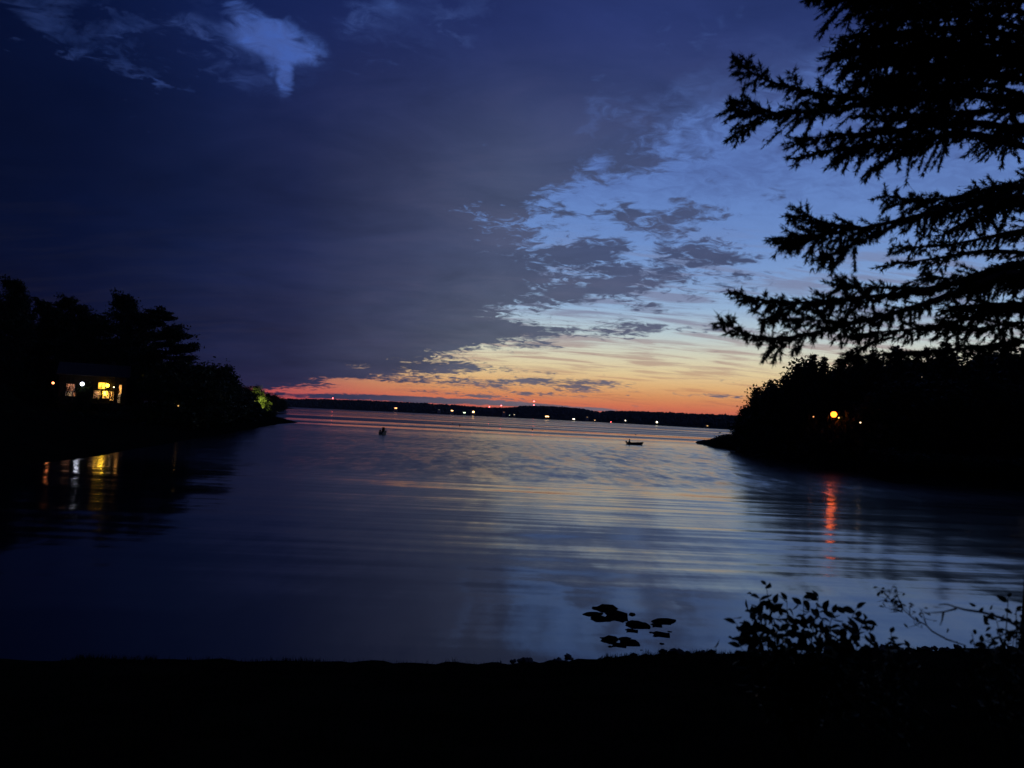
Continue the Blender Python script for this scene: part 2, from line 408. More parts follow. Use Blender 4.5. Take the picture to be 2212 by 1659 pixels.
NEAR = Land(shore([(-900, 1395), (0, 1424), (700, 1428), (1060, 1432), (1180, 1428), (1300, 1420), (1450, 1410), (1650, 1411), (1900, 1406), (2212, 1400), (2900, 1370)], 12, .16) + [(90, 10), (90, -40), (-60, -40), (-60, 5)],
            [(-30, -9), (0, 0), (1.2, .35), (16.5, 4.35), (24, 4.7), (60, 6)], 1, .30)
NEAR.build('near_bank', np.concatenate([np.arange(-40, -16, 1.5), np.arange(-16, 24, .25), np.arange(24, 60, 1.5)]), np.concatenate([np.arange(-25, 2, 1.0), np.arange(2, 26, .25)]), 'earth')
LEFT = Land(shore([(-300, 1060), (0, 1012), (200, 985), (330, 963), (430, 945), (500, 934), (560, 923), (600, 916), (645, 912.5), (612, 908), (585, 903), (575, 893), (590, 887), (604, 883.5)]) +
            [(-440, 1500), (-1400, 1900), (-3000, 1500), (-1600, 60), (-300, 20), (-70, 30)],
            [(-40, -6), (0, 0), (3, .7), (8, 1.6), (40, 4.6), (120, 7), (600, 22)], 5, .8)
LEFT.build('left_headland', np.concatenate([np.arange(-1500, -420, 40), np.arange(-420, -20, 4.0)]), np.concatenate([np.arange(30, 420, 4.0), np.arange(420, 1600, 30)]), 'earth')
RIGHT = Land(shore([(1512, 958.5), (1560, 966), (1610, 979), (1640, 985), (1700, 995), (1800, 1006), (1860, 1022), (1925, 1043), (2000, 1046), (2110, 1052), (2300, 1070), (2700, 1110)]) +
             [(130, 30), (600, 40), (700, 500), (180, 360), (90, 275)],
             [(-40, -6), (0, 0), (3, 1.1), (12, 3.6), (30, 6.0), (100, 9), (600, 24)], 9, .8)
RIGHT.build('right_headland', np.concatenate([np.arange(20, 130, 2.5), np.arange(130, 620, 20)]), np.concatenate([np.arange(30, 290, 2.5), np.arange(290, 520, 12)]), 'earth')

# far shore and hills
hill_px = [(300, 862), (520, 862), (610, 862), (700, 862), (760, 864.5), (850, 867.5), (930, 872), (1010, 877), (1060, 881), (1105, 880), (1138, 876), (1190, 878), (1253, 882.4),
           (1285, 888), (1298, 891), (1320, 887), (1380, 888.5), (1480, 893), (1611, 898.6), (1750, 905), (2100, 918), (2700, 945)]
def shore_dist(x): return float(np.interp(x, [300, 600, 1000, 1234, 1450, 1607, 1900, 2700], [2500, 2650, 2600, 2350, 1750, 1350, 1150, 1000]))
hx = np.arange(150, 2800, 3.0); rows = []
FR = [(0, -1.0), (.02, .03), (.06, .10), (.25, .38), (.55, .72), (.85, .97), (1.0, 1.0), (1.3, .7), (2.2, .1)]
CAN = 7.0
for x in hx:
    py = float(np.interp(x, [p[0] for p in hill_px], [p[1] for p in hill_px]))
    d = ray(x, py); hd = math.hypot(d.x, d.y); ds = shore_dist(x); dr = ds + 800
    top = max(6, CAM_H + dr * d.z / hd - CAN)
    rows.append([(d.x / hd * (ds + 800 * a), d.y / hd * (ds + 800 * a), (top * b if b > 0 else b) + (vnoise(x / 17, a * 9, 4) - .5) * 4 * min(1, max(0, b) * 3)) for a, b in FR])
nr = len(FR); hv = np.array(rows).reshape(-1, 3)
hf = np.array([(i * nr + k, (i + 1) * nr + k, (i + 1) * nr + k + 1, i * nr + k + 1) for i in range(len(hx) - 1) for k in range(nr - 1)])
tag(link('far_hills', mesh_of('far_hills', hv, hf, 'hill', True)), kind='structure')
def hill_point(px, a):                       # a: 0 at the far shore, 1 on the ridge
    i = min(max((px - 150) / 3.0, 0), len(hx) - 1.001); i0 = int(i); t = i - i0
    aa = [r[0] for r in FR]
    p0 = [np.interp(a, aa, [q[k] for q in rows[i0]]) for k in range(3)]; p1 = [np.interp(a, aa, [q[k] for q in rows[i0 + 1]]) for k in range(3)]
    return Vector([p0[k] * (1 - t) + p1[k] * t for k in range(3)])
# the far wood: one mass of small crowns
fv, ff = [], []
for i in range(7000):
    px = RNG.uniform(350, 2300); a = RNG.choice([RNG.uniform(.03, .9), RNG.uniform(.9, 1.12)], p=[.55, .45])
    p = hill_point(px, a); h = RNG.uniform(6.5, 9.5) * (1 if RNG.random() > .04 else 1.3); r = RNG.uniform(3.0, 5.5); conic = RNG.random() < .2
    prof = [(r * .8, -2), (r, h * .35), (r * (.45 if conic else .85), h * .72), (.2, h)]
    n0 = len(fv); ph = RNG.uniform(0, 6)
    for (rr, zz) in prof:
        for k in range(5):
            q = rr * RNG.uniform(.75, 1.2); an = ph + k * 1.2566
            fv.append((p.x + q * math.cos(an), p.y + q * math.sin(an), p.z + zz))
    for s_ in range(3):
        for k in range(5): ff.append((n0 + s_ * 5 + k, n0 + s_ * 5 + (k + 1) % 5, n0 + s_ * 5 + 5 + (k + 1) % 5, n0 + s_ * 5 + 5 + k))
tag(link('far_forest', mesh_of('far_forest', np.array(fv), np.array(ff), 'needle')), 'dark wooded ridge along the far shore of the lake', 'forest', None, 'stuff')

# ------------------------------------------------------------------ trees
def tuft_faces(centers, dirs, length, width, rng):
    """thin triangles, one for each centre, pointing along dirs"""
    n = len(centers); dirs = dirs / (np.linalg.norm(dirs, axis=1, keepdims=True) + 1e-9)
    side = np.cross(dirs, rng.normal(size=(n, 3))); side /= (np.linalg.norm(side, axis=1, keepdims=True) + 1e-9)
    L = length * rng.uniform(.6, 1.3, (n, 1)); Wd = width * rng.uniform(.7, 1.3, (n, 1))
    v = np.stack([centers - side * Wd, centers + side * Wd, centers + dirs * L], 1).reshape(-1, 3)
    return v, np.arange(3 * n).reshape(n, 3)
def leafy_quads(centers, size, rng, flat=0.0):
    n = len(centers); a = rng.normal(size=(n, 3)); a[:, 2] *= (1 - flat); a /= np.linalg.norm(a, axis=1, keepdims=True)
    b = np.cross(a, rng.normal(size=(n, 3))); b[:, 2] *= (1 - flat * .6); b /= np.linalg.norm(b, axis=1, keepdims=True)
    s = size * rng.uniform(.6, 1.4, (n, 1))
    v = np.stack([centers - a * s, centers + b * s * .55, centers + a * s, centers - b * s * .55], 1).reshape(-1, 3)
    return v, np.arange(4 * n).reshape(n, 4)
def join(parts):
    vs, fs, o = [], [], 0
    for v, f in parts: vs.append(v); fs.append(f + o); o += len(v)
    return np.concatenate(vs), np.concatenate(fs)
def make_pine(seed, H=20.0, spread=5.0, base=.22, dens=1.0, flat=.62, tier=1.0):
    """ragged white-pine: tiers of level limbs with upturned plumes"""
    rng = np.random.default_rng(seed); tr = MB()
    bend = [Vector((rng.normal() * .25 * k, rng.normal() * .25 * k, H * k / 6)) for k in range(7)]
    tr.tube(bend, [.32 * (1 - k / 6.4) + .03 for k in range(7)], 7)
    def axis(t): k = min(t * 6, 5.999); i = int(k); return bend[i].lerp(bend[i + 1], k - i)
    cs = []
    t = base
    while t < .985:
        nl = rng.integers(3, 6)
        for _ in range(nl):
            an = rng.uniform(0, 2 * math.pi); env = (math.sin(math.pi * min(1, (t - base) / (1 - base) * .62 + .33)) ** .8)
            L = spread * env * rng.uniform(.45, 1.15) + .35
            p0 = axis(t); d = Vector((math.cos(an), math.sin(an), rng.uniform(-.05, .22)))
            pts = [p0 + d * L * s + Vector((0, 0, .16 * L * s * s)) for s in (0, .35, .7, 1)]
            tr.tube(pts, [.09 * (1 - t) + .03, .06 * (1 - t) + .02, .03, .012], 4, False)
            for s in np.arange(.30, 1.02, .11):
                c = p0 + d * L * s + Vector((0, 0, .16 * L * s * s)); w = .18 + .14 * L * (1.15 - abs(s - .7))
                cs.append((c, w, int(24 * dens)))
        t += rng.uniform(.028, .058) * 18 / H * tier
    cs.append((axis(1.0), .5, 40))
    C = np.concatenate([np.array(c)[None] + rng.normal(size=(n, 3)) * np.array([w, w, w * flat]) for c, w, n in cs])
    dirs = rng.normal(size=C.shape) + np.array([0, 0, .7])
    return tr, tuft_faces(C, dirs, .48, .14, rng)
def make_broad(seed, H=10.0, spread=4.0, dens=1.0, low=.12):
    """broadleaf: forked trunk, clumps on the limbs, gaps between"""
    rng = np.random.default_rng(seed); tr = MB()
    tr.tube([(0, 0, 0), (.1, .05, H * .25), (.0, .15, H * .5), (.1, .1, H * .8)], [.22, .17, .12, .04], 7)
    cl = []
    for i in range(46):
        u = rng.uniform(low, 1.0); an = rng.uniform(0, 2 * math.pi)
        R = spread * math.sqrt(max(.02, 1 - ((u - .5) / .56) ** 2)) * rng.uniform(.5, 1.08)
        c = np.array([R * math.cos(an), R * math.sin(an), u * H])
        tr.tube([(0, 0, max(.15 * H, c[2] * .62)), tuple(c * np.array([.5, .5, .86])), tuple(c)], [.06, .035, .012], 4, False)
        for _ in range(3): cl.append((c + rng.normal(size=3) * np.array([.5, .5, .35]) * spread * .18, spread * rng.uniform(.10, .19)))
    C = np.concatenate([c[None] + rng.normal(size=(int(50 * dens), 3)) * w for c, w in cl])
    C = C[C[:, 2] > .2]
    return tr, leafy_quads(C, .25, rng, .3)
def make_spruce(seed, H=12.0, spread=2.6):
    rng = np.random.default_rng(seed); tr = MB()
    tr.tube([(0, 0, 0), (0, 0, H * .5), (0, 0, H)], [.2, .12, .015], 7)
    C, D = [], []
    t = .04
    while t < .985:
        for _ in range(6):
            an = rng.uniform(0, 2 * math.pi); L = spread * (1 - t) ** .85 * rng.uniform(.6, 1.15) + .12
            d = np.array([math.cos(an), math.sin(an), -.22]); p0 = np.array([0, 0, t * H])
            tr.tube([tuple(p0), tuple(p0 + d * L * .6), tuple(p0 + d * L + np.array([0, 0, .1 * L]))], [.04, .02, .006], 3, False)
            n = int(14 * L) + 4; s = rng.uniform(.1, 1, n)[:, None]
            c = p0 + d * L * s + np.array([0, 0, .1 * L]) * s * s + rng.normal(size=(n, 3)) * np.array([.16, .16, .07]) * (1.2 - s * .6)
            C.append(c); D.append(np.tile(d, (n, 1)) + rng.normal(size=(n, 3)) * .6)
        t += .022 * 12 / H
    C = np.concatenate(C); D = np.concatenate(D)
    return tr, tuft_faces(C, D, .38, .11, rng)
def proto(fn, *a, leaf='needle', **k):
    tr, (v, f) = fn(*a, **k)
    H = float(v[:, 2].max())
    return tr.mesh('trunk', 'bark', True), mesh_of('crown', v, f, leaf), H
PINES = [proto(make_pine, 31, 22, 5.0, .10), proto(make_pine, 32, 20, 4.8, .06, 1.3, .26, 1.5), proto(make_pine, 33, 21, 5.4, .12)]
BROADS = [proto(make_broad, 41, 10, 4.2, leaf='leaf'), proto(make_broad, 42, 9, 3.6, leaf='leaf'), proto(make_broad, 43, 11, 3.4, leaf='leaf')]
SPRUCES = [proto(make_spruce, 51, 12, 2.6), proto(make_spruce, 52, 12, 2.0)]
BUSHES = [proto(make_broad, 61, 3.0, 2.2, .5, 0.02, leaf='leaf'), proto(make_broad, 62, 2.6, 2.6, .5, 0.02, leaf='leaf')]
THIN = proto(make_broad, 71, 8.0, 4.0, .10, .30, leaf='leaf')
def place_tree(name, P, land, px, top, depth, label, cat, group, wide=1.0, rz=None, sink=.15):
    d = ray(px, 870); x, y = d.x / d.y * depth, depth
    gz = float(land.z(x, y)) - sink
    zt = at_depth(px, top, depth).z
    s = max(.15, (zt - gz) / P[2])
    o = thing(name, label, cat, (x, y, gz), RNG.uniform(0, 6.28) if rz is None else rz, group, (s * wide, s * wide, s))
    link('trunk', P[0], o); link('crown', P[1], o)
    return o
GL, GR = 'trees on the left headland', 'trees on the right headland'
LP = 'dark ragged pine in the wood behind the lit cottage'
place_tree('pine_tree', PINES[0], LEFT, 256, 622, 168, 'tallest ragged pine rising straight behind the lit cottage', 'tree', GL, 1.0, 1.2)
place_tree('pine_tree', PINES[1], LEFT, 346, 656, 150, 'dark pine with level limbs reaching out over the lake beside the cottage', 'tree', GL, 1.1, 2.2)
for px, top, dep, k, w in [(150, 634, 172, 2, 1.05), (88, 642, 165, 1, 1.2), (28, 648, 170, 2, 1.1), (-8, 588, 150, 0, .9), (200, 668, 185, 1, 1.2), (118, 655, 190, 0, 1.0),
                           (300, 668, 172, 1, 1.0), (60, 668, 185, 0, 1.1), (-60, 640, 160, 2, 1.1), (225, 690, 160, 1, 1.2), (175, 690, 160, 0, 1.1), (370, 700, 165, 1, 1.0)]:
    place_tree('pine_tree', PINES[k], LEFT, px, top, dep, LP, 'tree', GL, w)
LB = 'dark round broadleaf tree on the point between the cottage and the spit'
for px, top, dep, k, w in [(408, 778, 150, 0, 1.15), (440, 770, 165, 1, 1.2), (474, 772, 190, 2, 1.1), (385, 772, 145, 1, 1.2), (495, 822, 215, 1, 1.3), (518, 828, 260, 0, 1.0),
                           (455, 800, 150, 0, 1.3), (420, 810, 135, 1, 1.4), (350, 790, 130, 2, 1.3), (310, 800, 150, 0, 1.2), (280, 780, 165, 1, 1.3)]:
    place_tree('broadleaf_tree', BROADS[k], LEFT, px, top, dep, LB, 'tree', GL, w)
place_tree('broadleaf_tree', BROADS[0], LEFT, 545, 829, 372, 'broadleaf tree lit yellow green by a lamp near the spit', 'tree', GL, 1.0, .5)
place_tree('broadleaf_tree', BROADS[2], LEFT, 561, 838, 376, 'slim broadleaf tree half lit by the lamp, beside the yellow green tree', 'tree', GL, .9, .5)
for px, top, dep, k in [(531, 838, 340, 1), (575, 846, 420, 0), (586, 850, 520, 1), (597, 855, 640, 0), (605, 860, 780, 1), (560, 850, 380, 1), (611, 865, 900, 2)]:
    place_tree('broadleaf_tree', BROADS[k], LEFT, px, top, dep, 'dark low tree along the outer point beyond the lit tree', 'tree', GL, 1.35)
RS = 'dark tree in the wood behind the orange yard lamp'
place_tree('spruce_tree', SPRUCES[1], RIGHT, 1724, 786, 140, 'thin spruce standing above the tree line behind the rocky point', 'tree', GR, .8)
place_tree('spruce_tree', SPRUCES[1], RIGHT, 1697, 808, 150, 'small pointed spruce at the edge of the wood above the rocky point', 'tree', GR, 1.0)
for px, top, dep, k, w in [(1662, 818, 160, 0, .7), (1752, 762, 150, 1, .9), (1778, 768, 160, 0, .9), (1812, 772, 150, 1, 1.0), (1848, 760, 158, 0, .9), (1885, 752, 150, 1, 1.0), (1935, 744, 140, 0, 1.0), (1715, 800, 138, 0, .6), (2040, 735, 120, 1, 1.0)]:
    place_tree('spruce_tree', SPRUCES[k], RIGHT, px, top, dep, 'pointed dark spruce rising from the wood behind the orange yard lamp', 'tree', GR, w)
for px, top, dep, k, w in [(1636, 862, 178, 1, 1.1), (1652, 838, 172, 2, 1.0), (1668, 822, 166, 0, .9), (1690, 826, 160, 1, 1.1), (1712, 812, 150, 0, 1.0), (1742, 790, 165, 2, 1.1),
                           (1765, 765, 168, 0, 1.0), (1790, 788, 172, 1, 1.2), (1830, 780, 175, 0, 1.2), (1870, 768, 178, 2, 1.2), (1910, 762, 170, 0, 1.2), (1960, 752, 150, 1, 1.2),
                           (2010, 760, 140, 0, 1.2), (2070, 750, 130, 2, 1.3), (2130, 742, 125, 0, 1.2), (2200, 735, 118, 1, 1.3), (2270, 730, 112, 2, 1.3), (1650, 880, 165, 0, 1.2), (1625, 884, 185, 1, 1.2),
                           (1985, 800, 118, 1, 1.3), (2100, 800, 108, 0, 1.3), (2180, 810, 104, 2, 1.3), (1900, 830, 120, 2, 1.2)]:
    place_tree('broadleaf_tree', BROADS[k], RIGHT, px, top, dep, RS, 'tree', GR, w)
# shore bushes, on both headlands
for px, top, dep in [(1531, 951, 226), (1541, 948, 222), (1550, 944, 216), (1560, 940, 212), (1570, 934, 208), (1580, 936, 204), (1590, 933, 200), (1600, 934, 196), (1610, 930, 192), (1575, 942, 203), (1555, 946, 214), (1592, 942, 197), (1622, 930, 180), (1648, 930, 165), (1680, 935, 155), (1720, 935, 146),
                     (1765, 945, 135), (1860, 950, 122), (1905, 960, 108), (1950, 965, 100), (1990, 970, 96), (2045, 975, 96), (2110, 980, 95), (2180, 985, 92), (2240, 985, 90), (1830, 952, 126),
                     (1700, 915, 152), (1740, 910, 146), (1870, 915, 128), (1920, 905, 118)]:
    place_tree('shore_bush', BUSHES[int(RNG.integers(2))], RIGHT, px, top, dep, 'low dark bush along the shore of the right rocky point', 'bush', 'bushes on the right shore', 1.3)
for px, top, dep in [(20, 900, 100), (70, 892, 108), (120, 893, 112), (170, 888, 118), (240, 888, 122), (285, 885, 125), (330, 870, 126), (370, 860, 130), (410, 862, 138), (455, 868, 150),
                     (490, 868, 170), (520, 868, 205), (555, 876, 235), (580, 886, 248), (535, 872, 250), (262, 868, 128), (60, 850, 150), (30, 830, 150), (90, 838, 152), (480, 845, 190), (505, 850, 230), (5, 800, 155), (45, 790, 160), (80, 800, 165), (-20, 820, 140), (110, 790, 175), (10, 850, 130), (95, 870, 138)]:
    place_tree('shore_bush', BUSHES[int(RNG.integers(2))], LEFT, px, top, dep, 'low dark bush along the shore below the lit cottage', 'bush', 'bushes on the left shore', 1.4)

# ------------------------------------------------------------------ the lit cottage on the left headland
S2 = 2212.0 / 4032.0
HD = 140.0; MPP = HD / 2880.0               # metres for one photograph pixel at the cottage
hc = at_depth(362 * S2, 1590 * S2, HD)
gz = float(LEFT.z(hc.x, hc.y))
hrz = math.atan2(-hc.x, hc.y) * .9
house = thing('cottage', 'two storey cottage with glowing windows on the left headland', 'house', (hc.x, hc.y, gz - .1), hrz)
z0 = hc.z - gz + .1                           # floor level in the cottage's own frame
def hp(sx, sy): return ((sx - 362) * MPP * 1.06, (1590 - sy) * MPP + z0)     # photo pixel -> facade u, w
HW, HWL = 5.6, -5.6
EAVE = z0 + 5.4
MB().box(HWL, HW, .0, 7.0, -.5, EAVE).build('wall', 'wall', house)
rf = MB(); rf.add([(-6.1, -.6, EAVE - .15), (6.1, -.6, EAVE - .15), (6.1, 7.6, EAVE - .15), (-6.1, 7.6, EAVE - .15), (-6.1, 3.5, EAVE + 2.4), (6.1, 3.5, EAVE + 2.4),
                   (-6.1, -.6, EAVE + .02), (6.1, -.6, EAVE + .02), (6.1, 7.6, EAVE + .02), (-6.1, 7.6, EAVE + .02)],
                  [(0, 1, 7, 6), (2, 3, 9, 8), (6, 7, 5, 4), (8, 9, 4, 5), (0, 3, 2, 1), (3, 0, 6, 4, 9), (1, 2, 8, 5, 7)])
ro = rf.build('roof', 'roof', house)
MB().box(2.6, 3.3, 4.2, 4.9, EAVE + .9, EAVE + 3.2).build('chimney', 'rock', ro)
glows = {'amber': glow_mat('window_amber', (1.0, .42, .08), 2.6, .75), 'brown': glow_mat('window_brown', (1.0, .36, .14), .75, .9), 'tan': glow_mat('window_tan', (1.0, .60, .28), .9, .9),
         'yellow': glow_mat('window_yellow', (1.0, .50, .04), 3.4, .75), 'peach': glow_mat('window_peach', (1.0, .45, .20), .9, .85)}
wins = [(290, 1530, 26, 26, 'brown'), (286, 1555, 20, 16, 'tan'), (306, 1555, 13, 18, 'brown'), (391, 1517, 26, 24, 'yellow'), (376, 1553, 22, 30, 'peach'),
        (405, 1552, 22, 28, 'amber'), (425, 1556, 11, 34, 'amber'), (451, 1527, 8, 34, 'amber'), (449, 1563, 8, 34, 'tan')]
for sx, sy, w, h, g in wins:
    u, v = hp(sx, sy); w *= MPP; h *= MPP
    fr = MB()
    for (a, b, c, d) in ((u - w / 2 - .08, u + w / 2 + .08, v - h / 2 - .08, v - h / 2), (u - w / 2 - .08, u + w / 2 + .08, v + h / 2, v + h / 2 + .08),
                         (u - w / 2 - .08, u - w / 2, v - h / 2, v + h / 2), (u + w / 2, u + w / 2 + .08, v - h / 2, v + h / 2), (u - .02, u + .02, v - h / 2, v + h / 2)):
        fr.box(a, b, -.07, -.005, c, d)
    wo_ = fr.build('window', 'white', house)
    MB().box(u - w / 2 + .002, u + w / 2 - .002, -.03, -.008, v - h / 2 + .002, v + h / 2 - .002).build('pane', glows[g], wo_)
dk = MB()
u0, w0 = hp(330, 1584); 
dk.box(-3.2, 5.6, -2.6, -.02, z0 + .10, z0 + .28)
dk.build('deck', 'wood', house)
for u in (-3.1, -.2, 2.6, 5.5): MB().box(u - .07, u + .07, -2.55, -2.41, -2.6, z0 + 1.2).build('deck_post', 'wood', house)
for z in (.65, 1.12): MB().box(-3.1, 5.5, -2.52, -2.46, z0 + z, z0 + z + .07).build('deck_rail', 'wood', house)

def lamp(name, label, p, r, col, strength, land, kind='post', group=None, ground=None):
    """a lamp: post or bracket with a glowing globe and a small cap; p is the globe's centre"""
    gz = float(land.z(p[0], p[1])) - .1 if ground is None else ground
    o = thing(name, label, 'lamp', (p[0], p[1], gz), 0, group); h = p[2] - gz
    MB().tube([(0, 0, 0), (0, 0, h - r * .9)], [max(.035, r * .22), max(.03, r * .16)], 8).build('post', 'metal', o)
    MB().ball((0, 0, h), r, n=14, m=9).build('globe', glow_mat(name + '_glow', col, strength), o, True)
    MB().lathe([(r * .15, h + r * 1.35), (r * .8, h + r * 1.02), (r * .78, h + r * .97), (.001, h + r * 1.0)], 10).build('cap', 'metal', o)
    return o
def wall_lamp(label, sx, sy, r, col, strength, out=.35):
    u, v = hp(sx, sy); q = house.matrix_basis @ Vector((u, -out, v))
    o = thing('wall_lantern', label, 'lamp', q, hrz, 'lamps on the cottage wall')
    MB().tube([(0, out - .005, .08), (0, .1, .22), (0, 0, r * .9)], [.02, .02, .02], 6).build('bracket', 'metal', o)
    MB().ball((0, 0, 0), r, n=14, m=9).build('globe', glow_mat('lantern_glow', col, strength), o, True)
    MB().box(-.08, .08, out - .02, out - .004, -.06, .2).build('back_plate', 'metal', o)
# the lamps of the cottage
wall_lamp('upper yellow lantern on the cottage wall beside the bright upstairs window', 408, 1515, .32, (1.0, .60, .035), 15)
wall_lamp('white lantern on the cottage wall right of the yellow upstairs lantern', 430, 1521, .17, (1.0, .70, .35), 6)
wall_lamp('lower yellow lantern on the cottage wall above the deck', 402, 1546, .36, (1.0, .60, .035), 15)
wall_lamp('small cream lantern on the cottage wall between the dim and bright windows', 341, 1548, .13, (1.0, .62, .34), 7)
p = at_depth(324 * S2, 1512 * S2, HD - 3.0); lamp('yard_lamp', 'cold white lamp on a tall post in front of the cottage', p, .36, (.78, .82, 1.0), 6, LEFT)
place_tree('garden_shrub', BUSHES[0], LEFT, 307 * S2, 1497 * S2, HD - 1.4, 'tall shrub lit green by the white lamp, on its left', 'shrub', None, .22)
place_tree('garden_shrub', BUSHES[1], LEFT, 341 * S2, 1497 * S2, HD - 1.4, 'tall shrub lit green by the white lamp, on its right', 'shrub', None, .20)
for px, top, dep in [(324, 1523, HD - 6.0), (312, 1530, HD - 6.5), (336, 1530, HD - 6.5), (209, 1516, HD - 8.5)]:  # shrubs added to block the yard lamps' reflections on the water
    place_tree('garden_shrub', BUSHES[0], LEFT, px * S2, top * S2, dep, 'dark shrub added below a yard lamp to hide its reflection in the lake', 'shrub', 'shrubs added below the yard lamps', .3)
p = at_depth(209 * S2, 1508 * S2, HD - 5); lamp('yard_lamp', 'small orange lamp standing alone left of the cottage', p, .22, (1.0, .30, .10), 5, LEFT)
for px, top, dep, w in [(262, 1478, 131, .55), (350, 1486, 130, .5), (440, 1470, 133, .5), (395, 1535, 131, .35)]:  # saplings added as a loose screen that breaks up the window light
    place_tree('screen_sapling', THIN, LEFT, px * S2, top * S2, dep, 'thin dark sapling added to break up the lit cottage windows', 'tree', 'saplings added before the cottage', w)
# boathouse with pale doors, lit from a small lamp, and two garden lamps on the point
bh = at_depth(592 * S2, 1602 * S2, 128); bz = float(LEFT.z(bh.x, bh.y))
boat_house = thing('boathouse', 'small dark boathouse with two pale doors right of the cottage', 'shed', (bh.x, bh.y, bz - .1), .35)
bt = max(2.0, at_depth(592 * S2, 1572 * S2, 128).z - bz + .3)
MB().box(-1.6, 1.6, 0, 3, -.3, bt).build('wall', 'wood', boat_house)
MB().add([(-1.8, -.3, bt - .05), (1.8, -.3, bt - .05), (1.8, 3.3, bt - .05), (-1.8, 3.3, bt - .05), (-1.8, 1.5, bt + 1), (1.8, 1.5, bt + 1)], [(0, 1, 5, 4), (2, 3, 4, 5), (0, 4, 3), (1, 2, 5), (0, 3, 2, 1)]).build('roof', 'roof', boat_house)
for u in (-.75, .55): MB().box(u - .32, u + .32, -.05, -.004, .12, bt - .5).build('door', 'white', boat_house)
p = at_depth(590 * S2, 1598 * S2, 124.5); lamp('garden_lamp', 'dim warm garden lamp in front of the boathouse doors', (p.x, p.y, bz + .9), .05, (1.0, .62, .5), 16, LEFT)
p = at_depth(685 * S2, 1592 * S2, 128); lamp('garden_lamp', 'pale yellow garden lamp on the point right of the boathouse', p, .16, (1.0, .80, .36), 1.6, LEFT)
p = at_depth(702 * S2, 1598 * S2, 127); lamp('garden_lamp', 'dim amber garden lamp beside the pale yellow one', p, .13, (1.0, .55, .14), .8, LEFT)
p = at_depth(722 * S2, 1594 * S2, 128); lamp('garden_lamp', 'dim ochre garden lamp at the end of the row by the boathouse', p, .12, (1.0, .60, .16), .7, LEFT)
# flood lamp by the yellow-green tree, and the light on the outer point
p = at_depth(958 * S2, 1560 * S2, 352); lamp('flood_lamp', 'small lamp hanging in dark leaves left of the lit tree', p, .20, (.9, 1.0, .35), 5, LEFT)
p = at_depth(995 * S2, 1575 * S2, 362)
fl = lamp('flood_lamp', 'flood lamp at the foot of the yellow green tree', (p.x, p.y, float(LEFT.z(p.x, p.y)) + .6), .12, (1.0, .92, .35), 8, LEFT)
ld = bpy.data.lights.new('flood_light', 'SPOT'); ld.energy = 62000; ld.color = (1.0, .78, .22); ld.shadow_soft_size = .3; ld.spot_size = rad(95); ld.spot_blend = .6
lo = bpy.data.objects.new('flood_light', ld); COL.objects.link(lo); lo.parent = fl; lo.location = (0, 0, 1.0)
lo.rotation_euler = Vector((-.05, .75, .62)).to_track_quat('-Z', 'Y').to_euler()
p = at_depth(1098 * S2, 1580 * S2, 700); lamp('point_lamp', 'pale yellow lamp on the tip of the outer point', p, .8, (1.0, .95, .45), 3.0, LEFT)

# ------------------------------------------------------------------ lamps on the right headland
p = at_depth(3283 * S2, 1632 * S2, 118); 
ol = lamp('yard_lamp', 'bright orange lamp glowing among the trees of the right headland', p, .48, (1.0, .13, .008), 9, RIGHT)
p = at_depth(3203 * S2, 1641 * S2, 124); lamp('yard_lamp', 'tiny dim orange lamp left of the bright orange one', p, .12, (1.0, .40, .12), 1.2, RIGHT)
p = at_depth(3303 * S2, 1645 * S2, 119); lamp('yard_lamp', 'small amber lamp just right of the bright orange one', p, .13, (1.0, .62, .12), 1.8, RIGHT)
p = at_depth(3388 * S2, 1664 * S2, 110); lamp('yard_lamp', 'small cream lamp low in the trees right of the orange lamp', p, .12, (1.0, .72, .36), 2.2, RIGHT)
place_tree('garden_shrub', BUSHES[1], RIGHT, 3281 * S2, 1606 * S2, 119.6, 'shrub added right behind the bright orange lamp as its orange halo', 'shrub', None, .45)  # added so its lit leaves form an orange halo round the lamp
place_tree('garden_shrub', BUSHES[0], RIGHT, 3322 * S2, 1632 * S2, 122, 'shrub faintly lit amber beside the orange lamp', 'shrub', None, .5)

# ------------------------------------------------------------------ lights of the far shore
def far_house(px, py, s, col, strength, label, windows=1):
    a = .035; p = hill_point(px, a); dist = math.hypot(p.x, p.y)
    tgt = at_depth(px, py, p.y); gzz = min(p.z, tgt.z - 1.0) ; hz = tgt.z - gzz
    o = thing('lit_house', label, 'house', (p.x, p.y, gzz - 1), math.atan2(-p.x, p.y), 'lit houses along the far shore')
    w = 4.0 + s; zt = hz + 1 + s * .5 + 1.2
    MB().box(-w, w, 0, 7, 0, zt).build('wall', 'white', o)
    MB().add([(-w - .4, -.4, zt), (w + .4, -.4, zt), (w + .4, 7.4, zt), (-w - .4, 7.4, zt), (-w - .4, 3.5, zt + 2.6), (w + .4, 3.5, zt + 2.6)], [(0, 1, 5, 4), (2, 3, 4, 5), (0, 4, 3), (1, 2, 5), (0, 3, 2, 1)]).build('roof', 'roof', o)
    g = glow_mat('far_window', col, strength * 1.3)
    for k in range(windows):
        u = (k - (windows - 1) / 2) * s * 1.3
        MB().box(u - s * .5, u + s * .5, -.08, -.01, hz + 1 - s * .5, hz + 1 + s * .5).build('window', g, o)
Wm, Wh, Gr, Or = (1.0, .55, .20), (1.0, .82, .52), (.75, 1.0, .62), (1.0, .38, .14)
